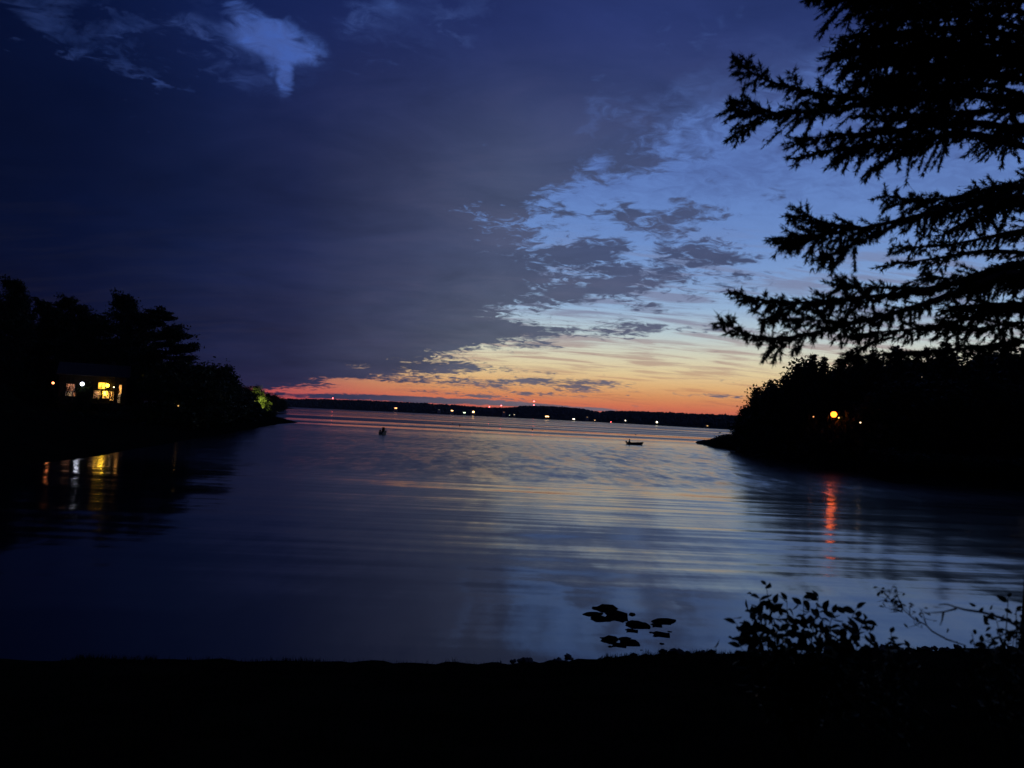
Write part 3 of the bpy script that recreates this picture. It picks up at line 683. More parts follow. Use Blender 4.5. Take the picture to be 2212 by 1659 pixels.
for sx, sy, s, col, st, n, label in [
    (1560, 1607, 2.6, Or, 5, 2, 'far house with a pair of orange windows, below the lone red mast light'),
    (1730, 1613, 1.2, Wh, .7, 1, 'far house with one faint white window between the orange and white houses'),
    (1781, 1617, 2.6, Wm, 5, 2, 'far house with a warm white pair of windows left of the greenish one'),
    (1830, 1625, 2.6, Gr, 3, 2, 'far house with pale greenish windows at the water'),
    (1865, 1622, 4.2, Wm, 11, 1, 'largest brightest warm window on the far shore, right of the greenish house'),
    (1985, 1623, 1.6, Or, .9, 1, 'far house with one faint orange window below the short red masts'),
    (2008, 1635, 1.3, Gr, 2.5, 1, 'far house with a tiny green light'),
    (2026, 1633, 1.4, Wh, 2.5, 1, 'far house with a tiny white light beside the green one'),
    (2156, 1640, 2.6, Wm, 6, 3, 'far house with a row of three warm windows right of the tall mast'),
    (2261, 1650, 2.2, Wh, 6, 2, 'far house with a close pair of white windows below the hill shoulder'),
    (2314, 1643, 1.1, Wm, .8, 2, 'far house with two faint windows up the slope'),
    (2344, 1655, 1.4, Wm, 3, 1, 'far house with a small warm window between white and red lights'),
    (2464, 1656, 1.8, Wh, 6, 1, 'far house with a white window right of the red shore light'),
    (2588, 1662, 2.4, Wh, 12, 1, 'far house with a dazzling white window, alone on the right far shore'),
    (2787, 1677, 1.0, Wm, 1.4, 2, 'far house with a faint warm pair of windows near the rocky point'),
    (2888, 1676, .9, Wm, .9, 1, 'far house with one dim window beside the right headland'),
    (2914, 1677, 1.0, Wm, 1.4, 1, 'far house with a dim amber window nearest the right headland')]:
    far_house(sx * S2, sy * S2, s * 1.2, col, st, label, n)
p = hill_point(2405 * S2, .0); q = at_depth(2405.5 * S2, 1662 * S2, p.y - 6)
lp = thing('channel_light', 'red light on a post at the far shore waterline', 'light', (q.x, q.y, -1), 0)
MB().tube([(0, 0, 0), (0, 0, q.z + 1)], [.25, .2], 8).build('post', 'metal', lp); MB().ball((0, 0, q.z + 1.5), 1.0).build('lamp_globe', glow_mat('red_shore', (1, .10, .10), 12), lp, True)
def mast(sx, tops, label):
    p = hill_point(sx * S2, .97); zt = at_depth(sx * S2, tops[0] * S2, p.y).z
    o = thing('radio_mast', label, 'mast', (p.x, p.y, p.z - 1), 0, 'masts on the far ridge'); h = zt - p.z + 1
    m = MB()
    for k in range(3):
        an = k * 2.094; m.tube([(1.4 * math.cos(an), 1.4 * math.sin(an), 0), (.3 * math.cos(an), .3 * math.sin(an), h)], [.09, .06], 4)
    for i in range(1, 12):
        t = i / 12; r = 1.4 - 1.1 * t
        for k in range(3):
            a, b = k * 2.094, (k + 1) * 2.094
            m.tube([(r * math.cos(a), r * math.sin(a), h * t), ((r - .09) * math.cos(b), (r - .09) * math.sin(b), h * (t + 1 / 12))], [.04, .04], 3)
    m.build('lattice', 'metal', o)
    for i, ty in enumerate(tops):
        z = at_depth(sx * S2, ty * S2, p.y).z - p.z + 1
        MB().ball((0, 0, z), 2.4, n=10, m=7).build('beacon', glow_mat('beacon_red', (1.0, .10, .10), 14), o, True)
mast(1310, [1568], 'lone red lit mast on the ridge right of the outer point')
mast(1927, [1602], 'short red lit mast low on the ridge left of the tall one')
mast(1973, [1597], 'short red lit mast second from the tall one')
mast(2102, [1580, 1595], 'tall mast with two red lights above the highest hill')

# ------------------------------------------------------------------ boats and buoys
def hull_mesh(L, Bm, D):
    n = 14; v, f = [], []
    for i in range(n + 1):
        t = i / n; x = L * (t - .5)
        w = Bm / 2 * (1 - max(0, (t - .45) / .55) ** 2.2) * (.88 + .12 * min(1, t * 3)); sheer = D * (1 + .75 * max(0, t - .35) ** 1.5)
        keel = -.12 + .22 * max(0, (t - .72) / .28) ** 2
        rake = .30 * max(0, (t - .8) / .2)
        v += [(x + rake * 0, 0, keel), (x, w * .72, keel + .06), (x + rake, w, sheer), (x + rake, max(0, w - .06), sheer), (x, w * .62, keel + .14), (x, -w * .62, keel + .14), (x + rake, -max(0, w - .06), sheer), (x + rake, -w, sheer), (x, -w * .72, keel + .06)]
    k = 9
    for i in range(n):
        for j in range(k): f.append((i * k + j, (i + 1) * k + j, (i + 1) * k + (j + 1) % k, i * k + (j + 1) % k))
    f += [(0, 1, 2, 3, 4, 5, 6, 7, 8)]
    return v, f
bp = on_level(1371, 960.5)
boat = thing('motor_boat', 'open motor boat with a raked bow crossing the lake near the rocky point', 'boat', (bp.x, bp.y, .0), -.06)
v, f = hull_mesh(4.1, 1.5, .58); MB().add(v, f).build('hull', 'hull', boat)
for x in (-1.2, .1, 1.1): MB().box(x - .14, x + .14, -.6, .6, .26, .31).build('thwart', 'wood', boat)
om = MB().box(-2.42, -2.08, -.15, .15, .45, .86).box(-2.28, -2.16, -.05, .05, -.35, .46); mo = om.build('outboard_motor', 'metal', boat)
MB().tube([(-2.1, .0, .74), (-1.6, .12, .80)], [.025, .03], 6).build('tiller', 'metal', mo)
# seated person: one skinned body
def person(origin, rz):
    J = {'pel': (0, 0, .10, .24), 'sp': (.02, 0, .36, .24), 'ch': (.02, 0, .58, .27), 'nk': (.05, 0, .76, .10), 'hd': (.08, 0, .88, .14), 'tp': (.08, 0, 1.04, .12),
         'ls': (.0, .19, .60, .085), 'le': (-.10, .30, .38, .06), 'lh': (-.34, .22, .28, .045), 'rs': (.0, -.19, .60, .085), 're': (.12, -.27, .38, .06), 'rh': (.34, -.20, .26, .045),
         'lt': (.10, .10, .08, .11), 'lk': (.46, .13, .12, .08), 'la': (.48, .13, -.28, .055), 'lf': (.62, .13, -.30, .05),
         'rt': (.10, -.10, .08, .11), 'rk': (.46, -.13, .12, .08), 'ra': (.48, -.13, -.28, .055), 'rf': (.62, -.13, -.30, .05)}
    ed = [('pel', 'sp'), ('sp', 'ch'), ('ch', 'nk'), ('nk', 'hd'), ('hd', 'tp'), ('ch', 'ls'), ('ls', 'le'), ('le', 'lh'), ('ch', 'rs'), ('rs', 're'), ('re', 'rh'),
          ('pel', 'lt'), ('lt', 'lk'), ('lk', 'la'), ('la', 'lf'), ('pel', 'rt'), ('rt', 'rk'), ('rk', 'ra'), ('ra', 'rf')]
    ks = list(J); me = bpy.data.meshes.new('body')
    me.from_pydata([J[k][:3] for k in ks], [(ks.index(a), ks.index(b)) for a, b in ed], []); me.materials.append(M['cloth'])
    o = link('person', me, None, origin, (0, 0, rz))
    sk = o.modifiers.new('skin', 'SKIN'); sl = me.skin_vertices[0].data
    for i, k in enumerate(ks): sl[i].radius = (J[k][3], J[k][3])
    sl[0].use_root = True
    sb = o.modifiers.new('subd', 'SUBSURF'); sb.levels = sb.render_levels = 1
    MB().ball((.06, 0, .98), .135, .125, .11, 10, 6).build('hair', 'bark', o, True)
    return o
q = boat.matrix_basis @ Vector((-1.42, .05, .36))
tag(person(q, boat.rotation_euler.z), 'person in dark clothes seated at the stern of the motor boat', 'person')
sp = on_level(828, 938)
skiff = thing('moored_skiff', 'small dark skiff with a raised console lying still off the spit', 'boat', (sp.x, sp.y, 0), rad(78))
v, f = hull_mesh(3.6, 1.35, .62); MB().add(v, f).build('hull', 'hull', skiff)
MB().box(-.3, .25, -.34, .34, .2, 1.15).build('console', 'hull', skiff)
MB().add([(.0, -.36, 1.1), (.0, .36, 1.1), (-.2, .33, 1.72), (-.2, -.33, 1.72), (.05, -.36, 1.1), (.05, .36, 1.1), (-.15, .33, 1.72), (-.15, -.33, 1.72)],
         [(0, 1, 2, 3), (7, 6, 5, 4), (0, 4, 5, 1), (3, 2, 6, 7), (0, 3, 7, 4), (1, 5, 6, 2)]).build('windscreen', 'hull', skiff)
mo = MB().box(-2.25, -1.85, -.2, .2, .62, 1.12).box(-2.1, -1.95, -.07, .07, .0, .64).build('outboard_motor', 'metal', skiff)
def buoy(px, py, label, r=.34):
    q = on_level(px, py); o = thing('mooring_buoy', label, 'buoy', (q.x, q.y, .08), 0, 'mooring buoys on the open lake')
    MB().ball((0, 0, .15), r, r, r * .85, 12, 8).build('float', 'buoy', o, True)
    MB().tube([(0, 0, r * .8), (0, 0, r * 1.5)], [.06, .06], 6).build('stem', 'metal', o)
    MB().tube([(.12 * math.cos(a), 0, r * 1.5 + .1 + .12 * math.sin(a)) for a in np.linspace(0, 6.28, 9)], [.025] * 9, 5, False).build('ring', 'metal', o)
buoy(1782 * S2, 1669.5 * S2, 'dark mooring buoy, the farther of a close pair', .42)
buoy(1810.5 * S2, 1676 * S2, 'dark mooring buoy, the nearer of a close pair', .42)
buoy(2096 * S2, 1691.5 * S2, 'single dark mooring buoy on a bright strip of water', .38)
buoy(2503 * S2, 1713.5 * S2, 'tiny dark mooring buoy beyond the motor boat', .24)

# ------------------------------------------------------------------ rocks
def rock_mesh(seed, flat=.45):
    rng = np.random.default_rng(seed); bm = bmesh.new(); bmesh.ops.create_icosphere(bm, subdivisions=2, radius=1.0)
    off = rng.normal(size=(5, 3))
    for vtx in bm.verts:
        p = np.array(vtx.co); k = 1 + .34 * sum(math.sin(3.1 * float(p @ o) + i) for i, o in enumerate(off)) / 2 + rng.normal() * .07
        vtx.co = (p[0] * k, p[1] * k, p[2] * k * flat)
    me = bpy.data.meshes.new('rock'); bm.to_mesh(me); bm.free(); me.materials.append(M['wet_rock'] if flat < .3 else M['rock']); return me
FLAT = [rock_mesh(s, .22) for s in (1, 2, 3, 4)]; BOUL = [rock_mesh(s, .7) for s in (5, 6, 7)]
# zoomed photo coordinates of the flat rocks that break the surface near the bank: centre x, y, half width, half depth
ZR = [(560, 180, 240, 26), (330, 275, 150, 38), (540, 385, 150, 40), (860, 340, 210, 120), (1120, 300, 90, 40), (1080, 425, 60, 30), (1270, 505, 175, 62), (1150, 632, 125, 40),
      (660, 795, 180, 66), (960, 760, 110, 46), (1110, 850, 140, 80), (900, 915, 150, 44), (690, 935, 80, 26), (1720, 410, 180, 50), (1880, 490, 55, 28), (1640, 530, 110, 44),
      (1500, 655, 70, 24), (1810, 605, 50, 22), (1910, 640, 55, 24), (1740, 710, 165, 52), (1710, 880, 80, 24), (1070, 1060, 40, 14), (1345, 1005, 48, 26)]
RLAB = ['flat dark rock just breaking the lake surface near the bank', 'flat dark rock in the larger cluster breaking the surface', 'flat dark rock in the smaller cluster by the bank', 'broad dark rock with a notch nearest the bank stones']
for i, (zx, zy, w, h) in enumerate(ZR):
    px = (2260 + zx / 5.027) * S2; py = (2360 + zy / 5.027) * S2
    c = on_level(px, py); r = on_level(px + w / 5.027 * S2, py); dn = on_level(px, py - h / 5.027 * S2)
    hw = abs(r.x - c.x); hd = min((dn - c).length * .9, hw * 1.6)
    lab = RLAB[3] if 8 <= i <= 12 else RLAB[1] if i < 8 else RLAB[2] if i < 20 else RLAB[0]
    o = link('flat_rock', FLAT[i % 4], None, (c.x, c.y, -.03), (0, 0, 0.0), (hw * 1.25, hd * 1.3, min(1.2, hw * 1.7)))
    tag(o, lab, 'rock', 'rocks breaking the surface by the bank')
for i, (px, py, r) in enumerate([(1522, 957, 2.2), (1533, 955, 2.0), (1543, 958, 2.6), (1556, 960, 3.0), (1570, 963, 2.6), (1590, 968, 2.6), (1611, 975, 2.2), (1635, 982, 2.0), (1652, 985, 1.7), (1680, 990, 1.6), (1515, 959, 1.0)]):
    q = on_level(px, py + 1)
    tag(link('point_boulder', BOUL[i % 3], None, (q.x, q.y + 1, .15), (0, 0, i * 1.3), (r, r * .9, r * .62)), 'dark boulder at the waterline of the right rocky point', 'rock', 'boulders of the right rocky point')
for i in range(60):
    px = RNG.uniform(1080, 2230); py = float(np.interp(px, [700, 1060, 1180, 1300, 1450, 1650, 1900, 2212], [1428, 1432, 1428, 1420, 1410, 1411, 1406, 1400])) + RNG.uniform(-4, 8)
    q = on_level(px, py); s = RNG.uniform(.05, .14) * (1.4 if RNG.random() < .15 else 1)
    tag(link('shore_stone', BOUL[i % 3], None, (q.x, q.y, float(max(0, NEAR.z(q.x, q.y))) + s * .12), (0, 0, i * 2.1), (s, s * .8, s * .7)), 'small dark stone along the waterline of the near bank', 'stone', 'stones along the near bank')

# ------------------------------------------------------------------ the spruce that leans in from the right
TD = 9.2
tb = at_depth(2275, 900, TD); tx, ty = tb.x, tb.y; tz = float(NEAR.z(tx, ty)) - .2
spruce = thing('spruce_tree', 'large dark spruce on the near bank with long drooping limbs', 'tree', (0, 0, 0), 0)
MB().tube([(tx, ty, tz), (tx + .05, ty, tz + 3), (tx - .05, ty + .1, tz + 8), (tx + .05, ty, tz + 14), (tx, ty, tz + 19)], [.34, .27, .2, .12, .02], 12).build('trunk', 'bark', spruce, True)
def spray(path, rng, blen=.34, gap=.045, taper=True, droop=.35, n_t=9, start=.12):
    """woody limb along path + feathered branchlets; returns tube builder and needle faces"""
    P = np.array([tuple(p) for p in path]); seg = np.linalg.norm(np.diff(P, axis=0), axis=1); cum = np.r_[0, np.cumsum(seg)]; L = cum[-1]
    wood = MB(); m = max(6, int(L / .25)); s = np.linspace(0, L, m)
    Q = np.stack([np.interp(s, cum, P[:, k]) for k in range(3)], 1)
    for _ in range(2): Q[1:-1] = (Q[:-2] + Q[1:-1] * 2 + Q[2:]) / 4
    r0 = .010 + .0085 * L
    wood.tube([tuple(q) for q in Q], [r0 * (1 - i / m) + .004 for i in range(m)], 6)
    bs = np.arange(L * start, L, gap); bs = bs + rng.uniform(-.5, .5, len(bs)) * gap
    bs = bs[(bs > L * .05) & (bs < L)]
    clump = .22 + .85 * np.clip((vnoise(bs * 3.6 + rng.uniform(0, 99), bs * 0, 5) - .22) * 2.2, 0, 1)
    C, D = [], []
    for b_, ck in zip(bs, clump):
        p = np.array([np.interp(b_, s, Q[:, k]) for k in range(3)]); i = min(int(b_ / L * (m - 1)), m - 2)
        t = Q[i + 1] - Q[i]; t = t / np.linalg.norm(t)
        sd_ = np.cross(t, [0, 0, 1]); sd_ /= np.linalg.norm(sd_) + 1e-9; up = np.cross(sd_, t)
        for sgn in (-1, 1):
            th = rng.normal() * .8 - .15
            out = sd_ * sgn * math.cos(th) + up * math.sin(th)
            d = t * rng.uniform(.45, .9) + out * rng.uniform(.5, 1.0); d[2] -= rng.uniform(0, droop); d /= np.linalg.norm(d)
            env = min(1.0, (L - b_) / (.35 * L) + .42) * min(1.0, .55 + b_ / L)
            bl = blen * .95 * env * ck * rng.uniform(.4, 1.2) + .03
            k = max(4, int(n_t * 2.6 * bl / .25)); u = np.sort(rng.uniform(.05, 1.0, k))[:, None]
            c = p + d * bl * u + np.array([0, 0, -1]) * (bl * u) ** 2 * .35
            wood.tube([tuple(p), tuple(p + d * bl)], [.004, .002], 3, False)
            for _ in range(3):
                C.append(c + rng.normal(size=c.shape) * .006); D.append(np.tile(d, (k, 1)) * .9 + rng.normal(size=(k, 3)) * .6 + np.array([0, 0, -.25]))
            C.append(np.array([p + d * bl])); D.append(d[None] + rng.normal(size=(1, 3)) * .2)
    return wood, np.concatenate(C), np.concatenate(D)
rngS = np.random.default_rng(77)
def limb(path, part='limb', **k):
    w, C, D = spray(path, rngS, **k)
    o = w.build(part, 'bark', spruce)
    v, f = tuft_faces(C, D, .062, .0082, rngS)
    link('needles', mesh_of('needles', v, f, 'needle'), o)
def zc_(X, Y): return 1481 + X * .496, Y * .496          # coordinates of an enlarged view of the photograph's corner
def limb_px(pts, d0, d1, from_trunk=True, **k):
    """pts from the trunk side to the tip, in the enlarged view; depth runs from d0 to d1"""
    n = len(pts); path = []
    for i, (X, Y) in enumerate(pts): path.append(at_depth(*zc_(X, Y), d0 + (d1 - d0) * i / max(1, n - 1)))
    if from_trunk:
        e = path[0]; path.insert(0, Vector((tx, ty, e.z - .05 * (Vector((tx, ty, 0)) - Vector((e.x, e.y, 0))).length)))
    k['blen'] = k.get('blen', .34) * 1.15; limb(path, **k)
limb_px([(1250, 400), (1000, 430), (740, 436), (500, 398), (330, 352), (250, 300), (205, 258)], 8.8, 8.0, blen=.36)
limb_px([(1000, 445), (760, 455), (560, 480), (400, 508), (290, 508), (192, 470)], 8.7, 7.9, blen=.34, start=.35, from_trunk=False)
limb_px([(420, 505), (320, 470), (240, 440), (195, 432)], 8.1, 7.9, blen=.22, from_trunk=False, start=.1)
limb_px([(330, 508), (280, 545), (235, 560), (215, 588)], 8.0, 7.9, blen=.20, from_trunk=False, start=.1)
limb_px([(500, 400), (480, 360), (465, 312)], 8.2, 8.1, blen=.20, from_trunk=False, start=.05)
limb_px([(1250, 520), (1000, 560), (800, 580), (620, 590), (480, 625)], 8.9, 8.3, blen=.36)
limb_px([(1200, 560), (1000, 620), (850, 640), (700, 640), (560, 655), (485, 690)], 8.7, 8.2, blen=.34, start=.2)
limb_px([(1100, 600), (950, 660), (840, 720), (800, 738)], 8.8, 8.5, blen=.30, from_trunk=False)
limb_px([(800, 620), (700, 660), (640, 715)], 8.4, 8.3, blen=.22, from_trunk=False)
limb_px([(1300, 480), (1050, 500), (900, 510), (760, 505)], 9.4, 9.0, blen=.36)
limb_px([(1473, 840), (1250, 890), (1050, 930), (850, 980), (650, 1015), (500, 1030), (368, 1040)], 8.6, 7.7, blen=.40, droop=.5)
limb_px([(760, 990), (620, 985), (520, 950), (420, 940)], 8.0, 7.8, blen=.28, from_trunk=False, start=.1)
limb_px([(700, 1000), (560, 960), (505, 918)], 7.9, 7.8, blen=.22, from_trunk=False, start=.1)
limb_px([(900, 985), (780, 1050), (680, 1080), (590, 1130)], 8.1, 7.9, blen=.26, from_trunk=False, start=.1)
limb_px([(600, 1025), (500, 1065), (420, 1075)], 7.9, 7.8, blen=.24, from_trunk=False, start=.05)
limb_px([(1400, 800), (1200, 860), (1050, 880), (950, 870), (865, 850)], 9.3, 8.9, blen=.30)
limb_px([(1473, 990), (1300, 1040), (1150, 1070), (1000, 1080), (900, 1075)], 9.3, 9.0, blen=.20, gap=.07)
limb_px([(1300, 1080), (1150, 1120), (980, 1140), (840, 1160)], 9.1, 8.8, blen=.22, gap=.06)
limb_px([(1473, 1130), (1300, 1190), (1050, 1270), (850, 1290), (680, 1300), (500, 1325), (360, 1320), (280, 1290), (205, 1272)], 8.7, 7.6, blen=.32, droop=.45)
limb_px([(1150, 1255), (950, 1260), (760, 1240), (640, 1265)], 8.5, 8.2, blen=.26, from_trunk=False, start=.1)
limb_px([(480, 1325), (400, 1360), (330, 1400)], 7.8, 7.7, blen=.2, from_trunk=False, start=.1)
limb_px([(1420, 1170), (1150, 1290), (1000, 1335), (850, 1385), (700, 1405), (540, 1465), (400, 1480), (300, 1482), (220, 1450), (152, 1398)], 8.4, 7.4, blen=.27, droop=.5)
limb_px([(720, 1405), (600, 1400), (480, 1385)], 7.9, 7.7, blen=.28, from_trunk=False, start=.1)
limb_px([(1473, 1330), (1300, 1370), (1150, 1410), (990, 1440), (850, 1440), (700, 1462)], 9.2, 8.8, blen=.24, gap=.06)
limb_px([(1473, 1390), (1300, 1430), (1180, 1450), (1100, 1440)], 9.0, 8.8, blen=.34)
limb_px([(1473, 1320), (1350, 1320), (1200, 1330), (1140, 1350)], 9.4, 9.2, blen=.32)
limb_px([(1473, 1480), (1250, 1520), (1050, 1530), (850, 1540), (720, 1560)], 9.4, 9.0, blen=.30)
limb_px([(900, 1470), (800, 1490), (740, 1530), (700, 1560)], 9.0, 8.9, blen=.24, from_trunk=False)
limb_px([(1473, 1200), (1300, 1230), (1150, 1230), (1040, 1190)], 9.2, 9.0, blen=.36)
# top of the frame
for pts in ([(1250, 60), (1000, 60), (850, 75), (770, 62)], [(1250, 110), (1000, 130), (820, 150), (655, 182)], [(1200, 190), (950, 210), (780, 215), (632, 242)],
            [(1250, 230), (1000, 240), (800, 260), (690, 312)], [(1250, -10), (1000, 0), (800, -5), (640, -5)], [(1300, 300), (1100, 320), (950, 340), (830, 330), (740, 370)],
            [(1200, -60), (950, -40), (700, -20), (520, 0)], [(1250, 160), (1050, 170), (900, 180), (760, 120)], [(1300, 350), (1100, 380), (900, 400), (840, 370)],
            [(1350, 30), (1150, 40), (950, 20)], [(1350, 250), (1180, 280), (1000, 290), (900, 250)]):
    limb_px(pts, 9.0 + rngS.uniform(-.5, .5), 8.6 + rngS.uniform(-.5, .5), blen=.42, gap=.036, droop=.5)
# fill around the trunk
for i in range(40):
    z = 7.0 + (i / 32) * 8.0 if i < 32 else 15.5 + (i - 32) * .5
    an = rngS.uniform(0, 2 * math.pi); leftness = max(0, -math.cos(an))
    L = rngS.uniform(.9, 1.7) if leftness > .15 else rngS.uniform(1.8, 3.4)
    L *= max(.25, 1 - (z - 5) / 18)
    p0 = Vector((tx, ty, z)); d = Vector((math.cos(an), math.sin(an), rngS.uniform(-.1, .12)))
    limb([p0, p0 + d * L * .5 + Vector((0, 0, .02)), p0 + d * L + Vector((0, 0, -.12 * L + .1))], blen=.50, gap=.05, droop=.5, n_t=8)

# ------------------------------------------------------------------ shrubs and twigs on the near bank
def leaf_mesh():
    v = [(0, 0, 0)]; n = 6
    for i in range(1, n):
        t = i / n; w = .27 * math.sin(math.pi * t ** .8) ; z = -.10 * t * t
        v += [(t, w, z + w * .25), (t, 0, z), (t, -w, z + w * .25)]
    v.append((1.0, 0, -.12)); f = [(0, 2, 1), (0, 3, 2)]
    for i in range(n - 2):
        a = 1 + i * 3; f += [(a, a + 1, a + 4, a + 3), (a + 1, a + 2, a + 5, a + 4)]
    a = 1 + (n - 2) * 3; e = len(v) - 1; f += [(a, a + 1, e), (a + 1, a + 2, e)]
    return mesh_of('leaf', v, f, 'leaf')
LEAF = leaf_mesh(); rngL = np.random.default_rng(5)
def put_leaf(parent, base, d, up, size):
    x = Vector(d).normalized(); z = (Vector(up) - x * x.dot(Vector(up))).normalized(); y = z.cross(x)
    o = bpy.data.objects.new('leaf', LEAF); COL.objects.link(o); o.parent = parent
    o.matrix_basis = Matrix.Translation(base) @ Matrix((x, y, z)).transposed().to_4x4() @ Matrix.Diagonal((size, size, size, 1))
def shrub(label, base_px, tips, depth, leaf=.145, per=15, first=.3, inner=40):
    b = at_depth(*base_px, depth); b.z = float(NEAR.z(b.x, b.y)) - .05
    o = thing('leafy_shrub', label, 'shrub')
    iv, if_ = [], []
    for (px, py) in tips:
        t = at_depth(px, py, depth + rngL.uniform(-.35, .35)); mid = b.lerp(t, .5) + Vector((rngL.normal() * .04, rngL.normal() * .08, .10))
        path = [b.lerp(mid, s * 2) if s <= .5 else mid.lerp(t, s * 2 - 1) for s in np.linspace(0, 1, 9)]
        for _ in range(2): path = [path[0]] + [(path[i - 1] + path[i] * 2 + path[i + 1]) / 4 for i in range(1, 8)] + [path[-1]]
        MB().tube(path, [.009 * (1 - i / 9) + .002 for i in range(9)], 5).build('stem', 'bark', o)
        for j in range(per):
            s = first + (1 - first) * (j + .5) / per; k = min(s * 8, 7.999); i = int(k); q = path[i].lerp(path[i + 1], k - i)
            d = (path[i + 1] - path[i]).normalized(); side = d.cross(Vector((rngL.normal() * .5, rngL.normal() * .5 - .3, 1))).normalized() * (1 if j % 2 else -1)
            dd = d * rngL.uniform(.1, .7) + side * rngL.uniform(.5, 1.1) + Vector((rngL.normal() * .35, rngL.normal() * .3, rngL.uniform(-.55, .15)))
            put_leaf(o, q, dd, Vector((rngL.normal() * .7, rngL.normal() * .7 - .35, .8)), leaf * rngL.uniform(.45, 1.15))
        put_leaf(o, path[-1], (path[-1] - path[-2]).normalized() + Vector((rngL.normal() * .9, rngL.normal() * .4, -.35)), Vector((rngL.normal() * .5, -.5, .8)), leaf * rngL.uniform(.5, .85))
        for j in range(inner):                     # the inner leaves, too many to tell apart
            q = path[int(rngL.integers(3, 8))] + Vector(rngL.normal(size=3) * np.array([.09, .12, .06])); r3 = Vector(rngL.normal(size=3)).normalized()
            x3 = r3; z3 = Vector(rngL.normal(size=3)); z3 = (z3 - x3 * x3.dot(z3)).normalized(); m4 = Matrix.Translation(q) @ Matrix((x3, z3.cross(x3), z3)).transposed().to_4x4() @ Matrix.Diagonal((leaf * .8,) * 3 + (1,))
            k0 = len(iv); iv += [tuple(m4 @ w_.co) for w_ in LEAF.vertices]; if_ += [tuple(i_ + k0 for i_ in p_.vertices) for p_ in LEAF.polygons]
    if inner: tag(link('inner_leaves', mesh_of('inner_leaves', iv, if_, 'leaf'), o), kind='stuff')
    return o
shrub('leafy shrub with pointed leaves standing out against the water on the near bank', (1735, 1470),
      [(1655, 1264), (1640, 1290), (1625, 1322), (1590, 1346), (1618, 1352), (1596, 1392), (1700, 1296), (1735, 1292), (1768, 1290), (1800, 1325), (1850, 1314), (1868, 1336), (1838, 1372), (1690, 1345), (1760, 1340), (1640, 1398), (1830, 1392)], 7.0)
shrub('low leafy sprig right of the large shrub on the bank', (1905, 1440), [(1880, 1376), (1925, 1368), (1935, 1388), (1895, 1392), (1965, 1400), (1850, 1398)], 6.6, .10, 9, .25)
shrub('low leafy shrub at the right end of the near bank', (2190, 1440), [(2178, 1290), (2195, 1318), (2150, 1330), (2205, 1340), (2120, 1388), (2100, 1372), (2225, 1300), (2190, 1380), (2150, 1395)], 6.2, .085, 9, .45)
def bare(label, lines, depth, cat, r=.012, leaves=0):
    o = thing('bare_twig' if not leaves else 'twiggy_sapling', label, cat)
    for n_, ln in enumerate(lines):
        pts_ = [at_depth(x, y, depth + .02 * i) for i, (x, y) in enumerate(ln)]
        if n_ == 0: pts_.insert(0, Vector((pts_[0].x + .05, pts_[0].y, float(NEAR.z(pts_[0].x, pts_[0].y)) - .05)))
        rr = r if n_ == 0 else r * .5
        MB().tube(pts_, [rr * (1 - .75 * i / (len(pts_) - 1)) for i in range(len(pts_))], 6).build('stem', 'bark', o)
        for j in range(leaves):
            i = int(rngL.integers(max(0, len(pts_) - 3), len(pts_) - 1)); q = pts_[i].lerp(pts_[i + 1], rngL.random())
            tq = q + Vector((rngL.normal() * .06, rngL.normal() * .05, rngL.normal() * .04 + .02))
            MB().tube([q, tq], [.0025, .0015], 4).build('twig', 'bark', o)
            put_leaf(o, tq, Vector((rngL.normal(), rngL.normal() * .4, rngL.normal() * .6)), Vector((0, -.5, .8)), rngL.uniform(.03, .055))
bare('bare forked branch arching over the water at the right end of the bank', [[(2215, 1372), (2194, 1350), (2170, 1337), (2124, 1323), (2084, 1317), (2066, 1312), (2045, 1305), (2028, 1306)], [(2066, 1315), (2037, 1322), (1990, 1325)], [(2212, 1356), (2178, 1366), (2147, 1380), (2100, 1391)], [(2038, 1322), (2035, 1340), (2030, 1352)]], 5.6, 'branch', .016)
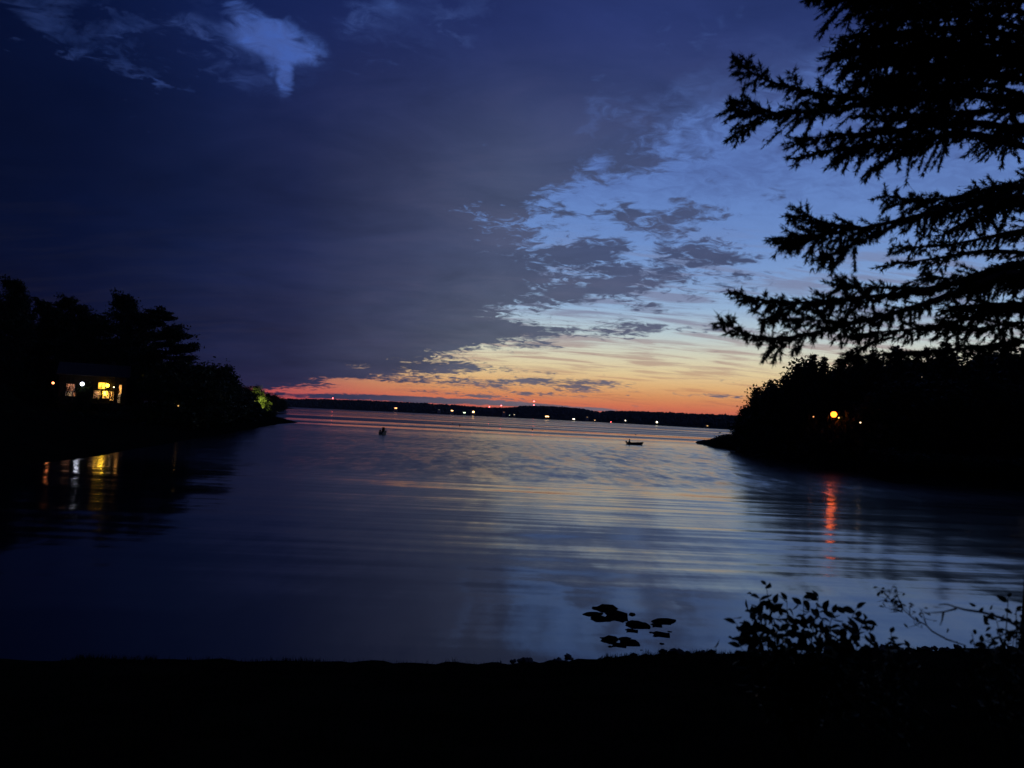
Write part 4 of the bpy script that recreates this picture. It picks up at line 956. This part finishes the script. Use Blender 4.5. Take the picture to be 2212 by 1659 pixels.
bare('thin twiggy sapling with sparse small leaves leaning over the water', [[(2084, 1394), (2045, 1381), (2014, 1364), (2000, 1350), (1973, 1336), (1951, 1317), (1932, 1303), (1909, 1282)], [(1951, 1317), (1940, 1290), (1935, 1268)], [(1945, 1312), (1920, 1318)],
      [(1951, 1317), (1935, 1322), (1920, 1322)], [(2002, 1352), (1995, 1330), (1985, 1312)], [(1965, 1330), (1966, 1305)], [(1990, 1345), (1975, 1352)], [(1932, 1303), (1910, 1296), (1895, 1300)], [(1920, 1290), (1905, 1276), (1890, 1275)]], 6.4, 'sapling', .010, 5)
# grass along the bank
gv, gf = [], []
n = 9000
gx = RNG.uniform(-9, 12, n); gy = RNG.uniform(2.5, 17.5, n); gs = NEAR.sd(gx, gy); ok = gs > .25; gx, gy = gx[ok], gy[ok]
gzz = NEAR.z(gx, gy); base = np.stack([gx, gy, gzz - .02], 1)
dirs = RNG.normal(size=base.shape) * .35 + np.array([0, 0, 1.0])
v, f = tuft_faces(base, dirs, .15, .006, RNG)
ex = RNG.uniform(-14, 14, 60000); ey = RNG.uniform(14, 24, 60000); es = NEAR.sd(ex, ey); pick = (es > .0) & (es < .9) & (vnoise(ex * 1.1, ey * 1.1, 21) > .66)
ex, ey = ex[pick], ey[pick]; eb = np.stack([ex, ey, NEAR.z(ex, ey) - .02], 1)
v2, f2 = tuft_faces(eb, RNG.normal(size=eb.shape) * .35 + np.array([0, 0, 1.0]), .14, .010, RNG)
v, f = join([(v, f), (v2, f2)])
tag(link('bank_grass', mesh_of('bank_grass', v, f, 'grass')), 'short dark grass on the near bank', 'grass', None, 'stuff')

# ------------------------------------------------------------------ dusk haze
hz = MB().box(-5200, 5200, -300, 5200, -10, 190).build('haze', 'hill')
hm = bpy.data.materials.new('haze'); hm.use_nodes = True; ht = hm.node_tree; ht.nodes.clear()
pv = ht.nodes.new('ShaderNodeVolumePrincipled'); pv.inputs['Color'].default_value = (.62, .72, 1.0, 1); pv.inputs['Density'].default_value = 4.5e-5
hout = ht.nodes.new('ShaderNodeOutputMaterial'); ht.links.new(pv.outputs[0], hout.inputs['Volume'])
hz.data.materials.clear(); hz.data.materials.append(hm); tag(hz, 'thin blue dusk haze over the lake', 'haze', None, 'stuff')
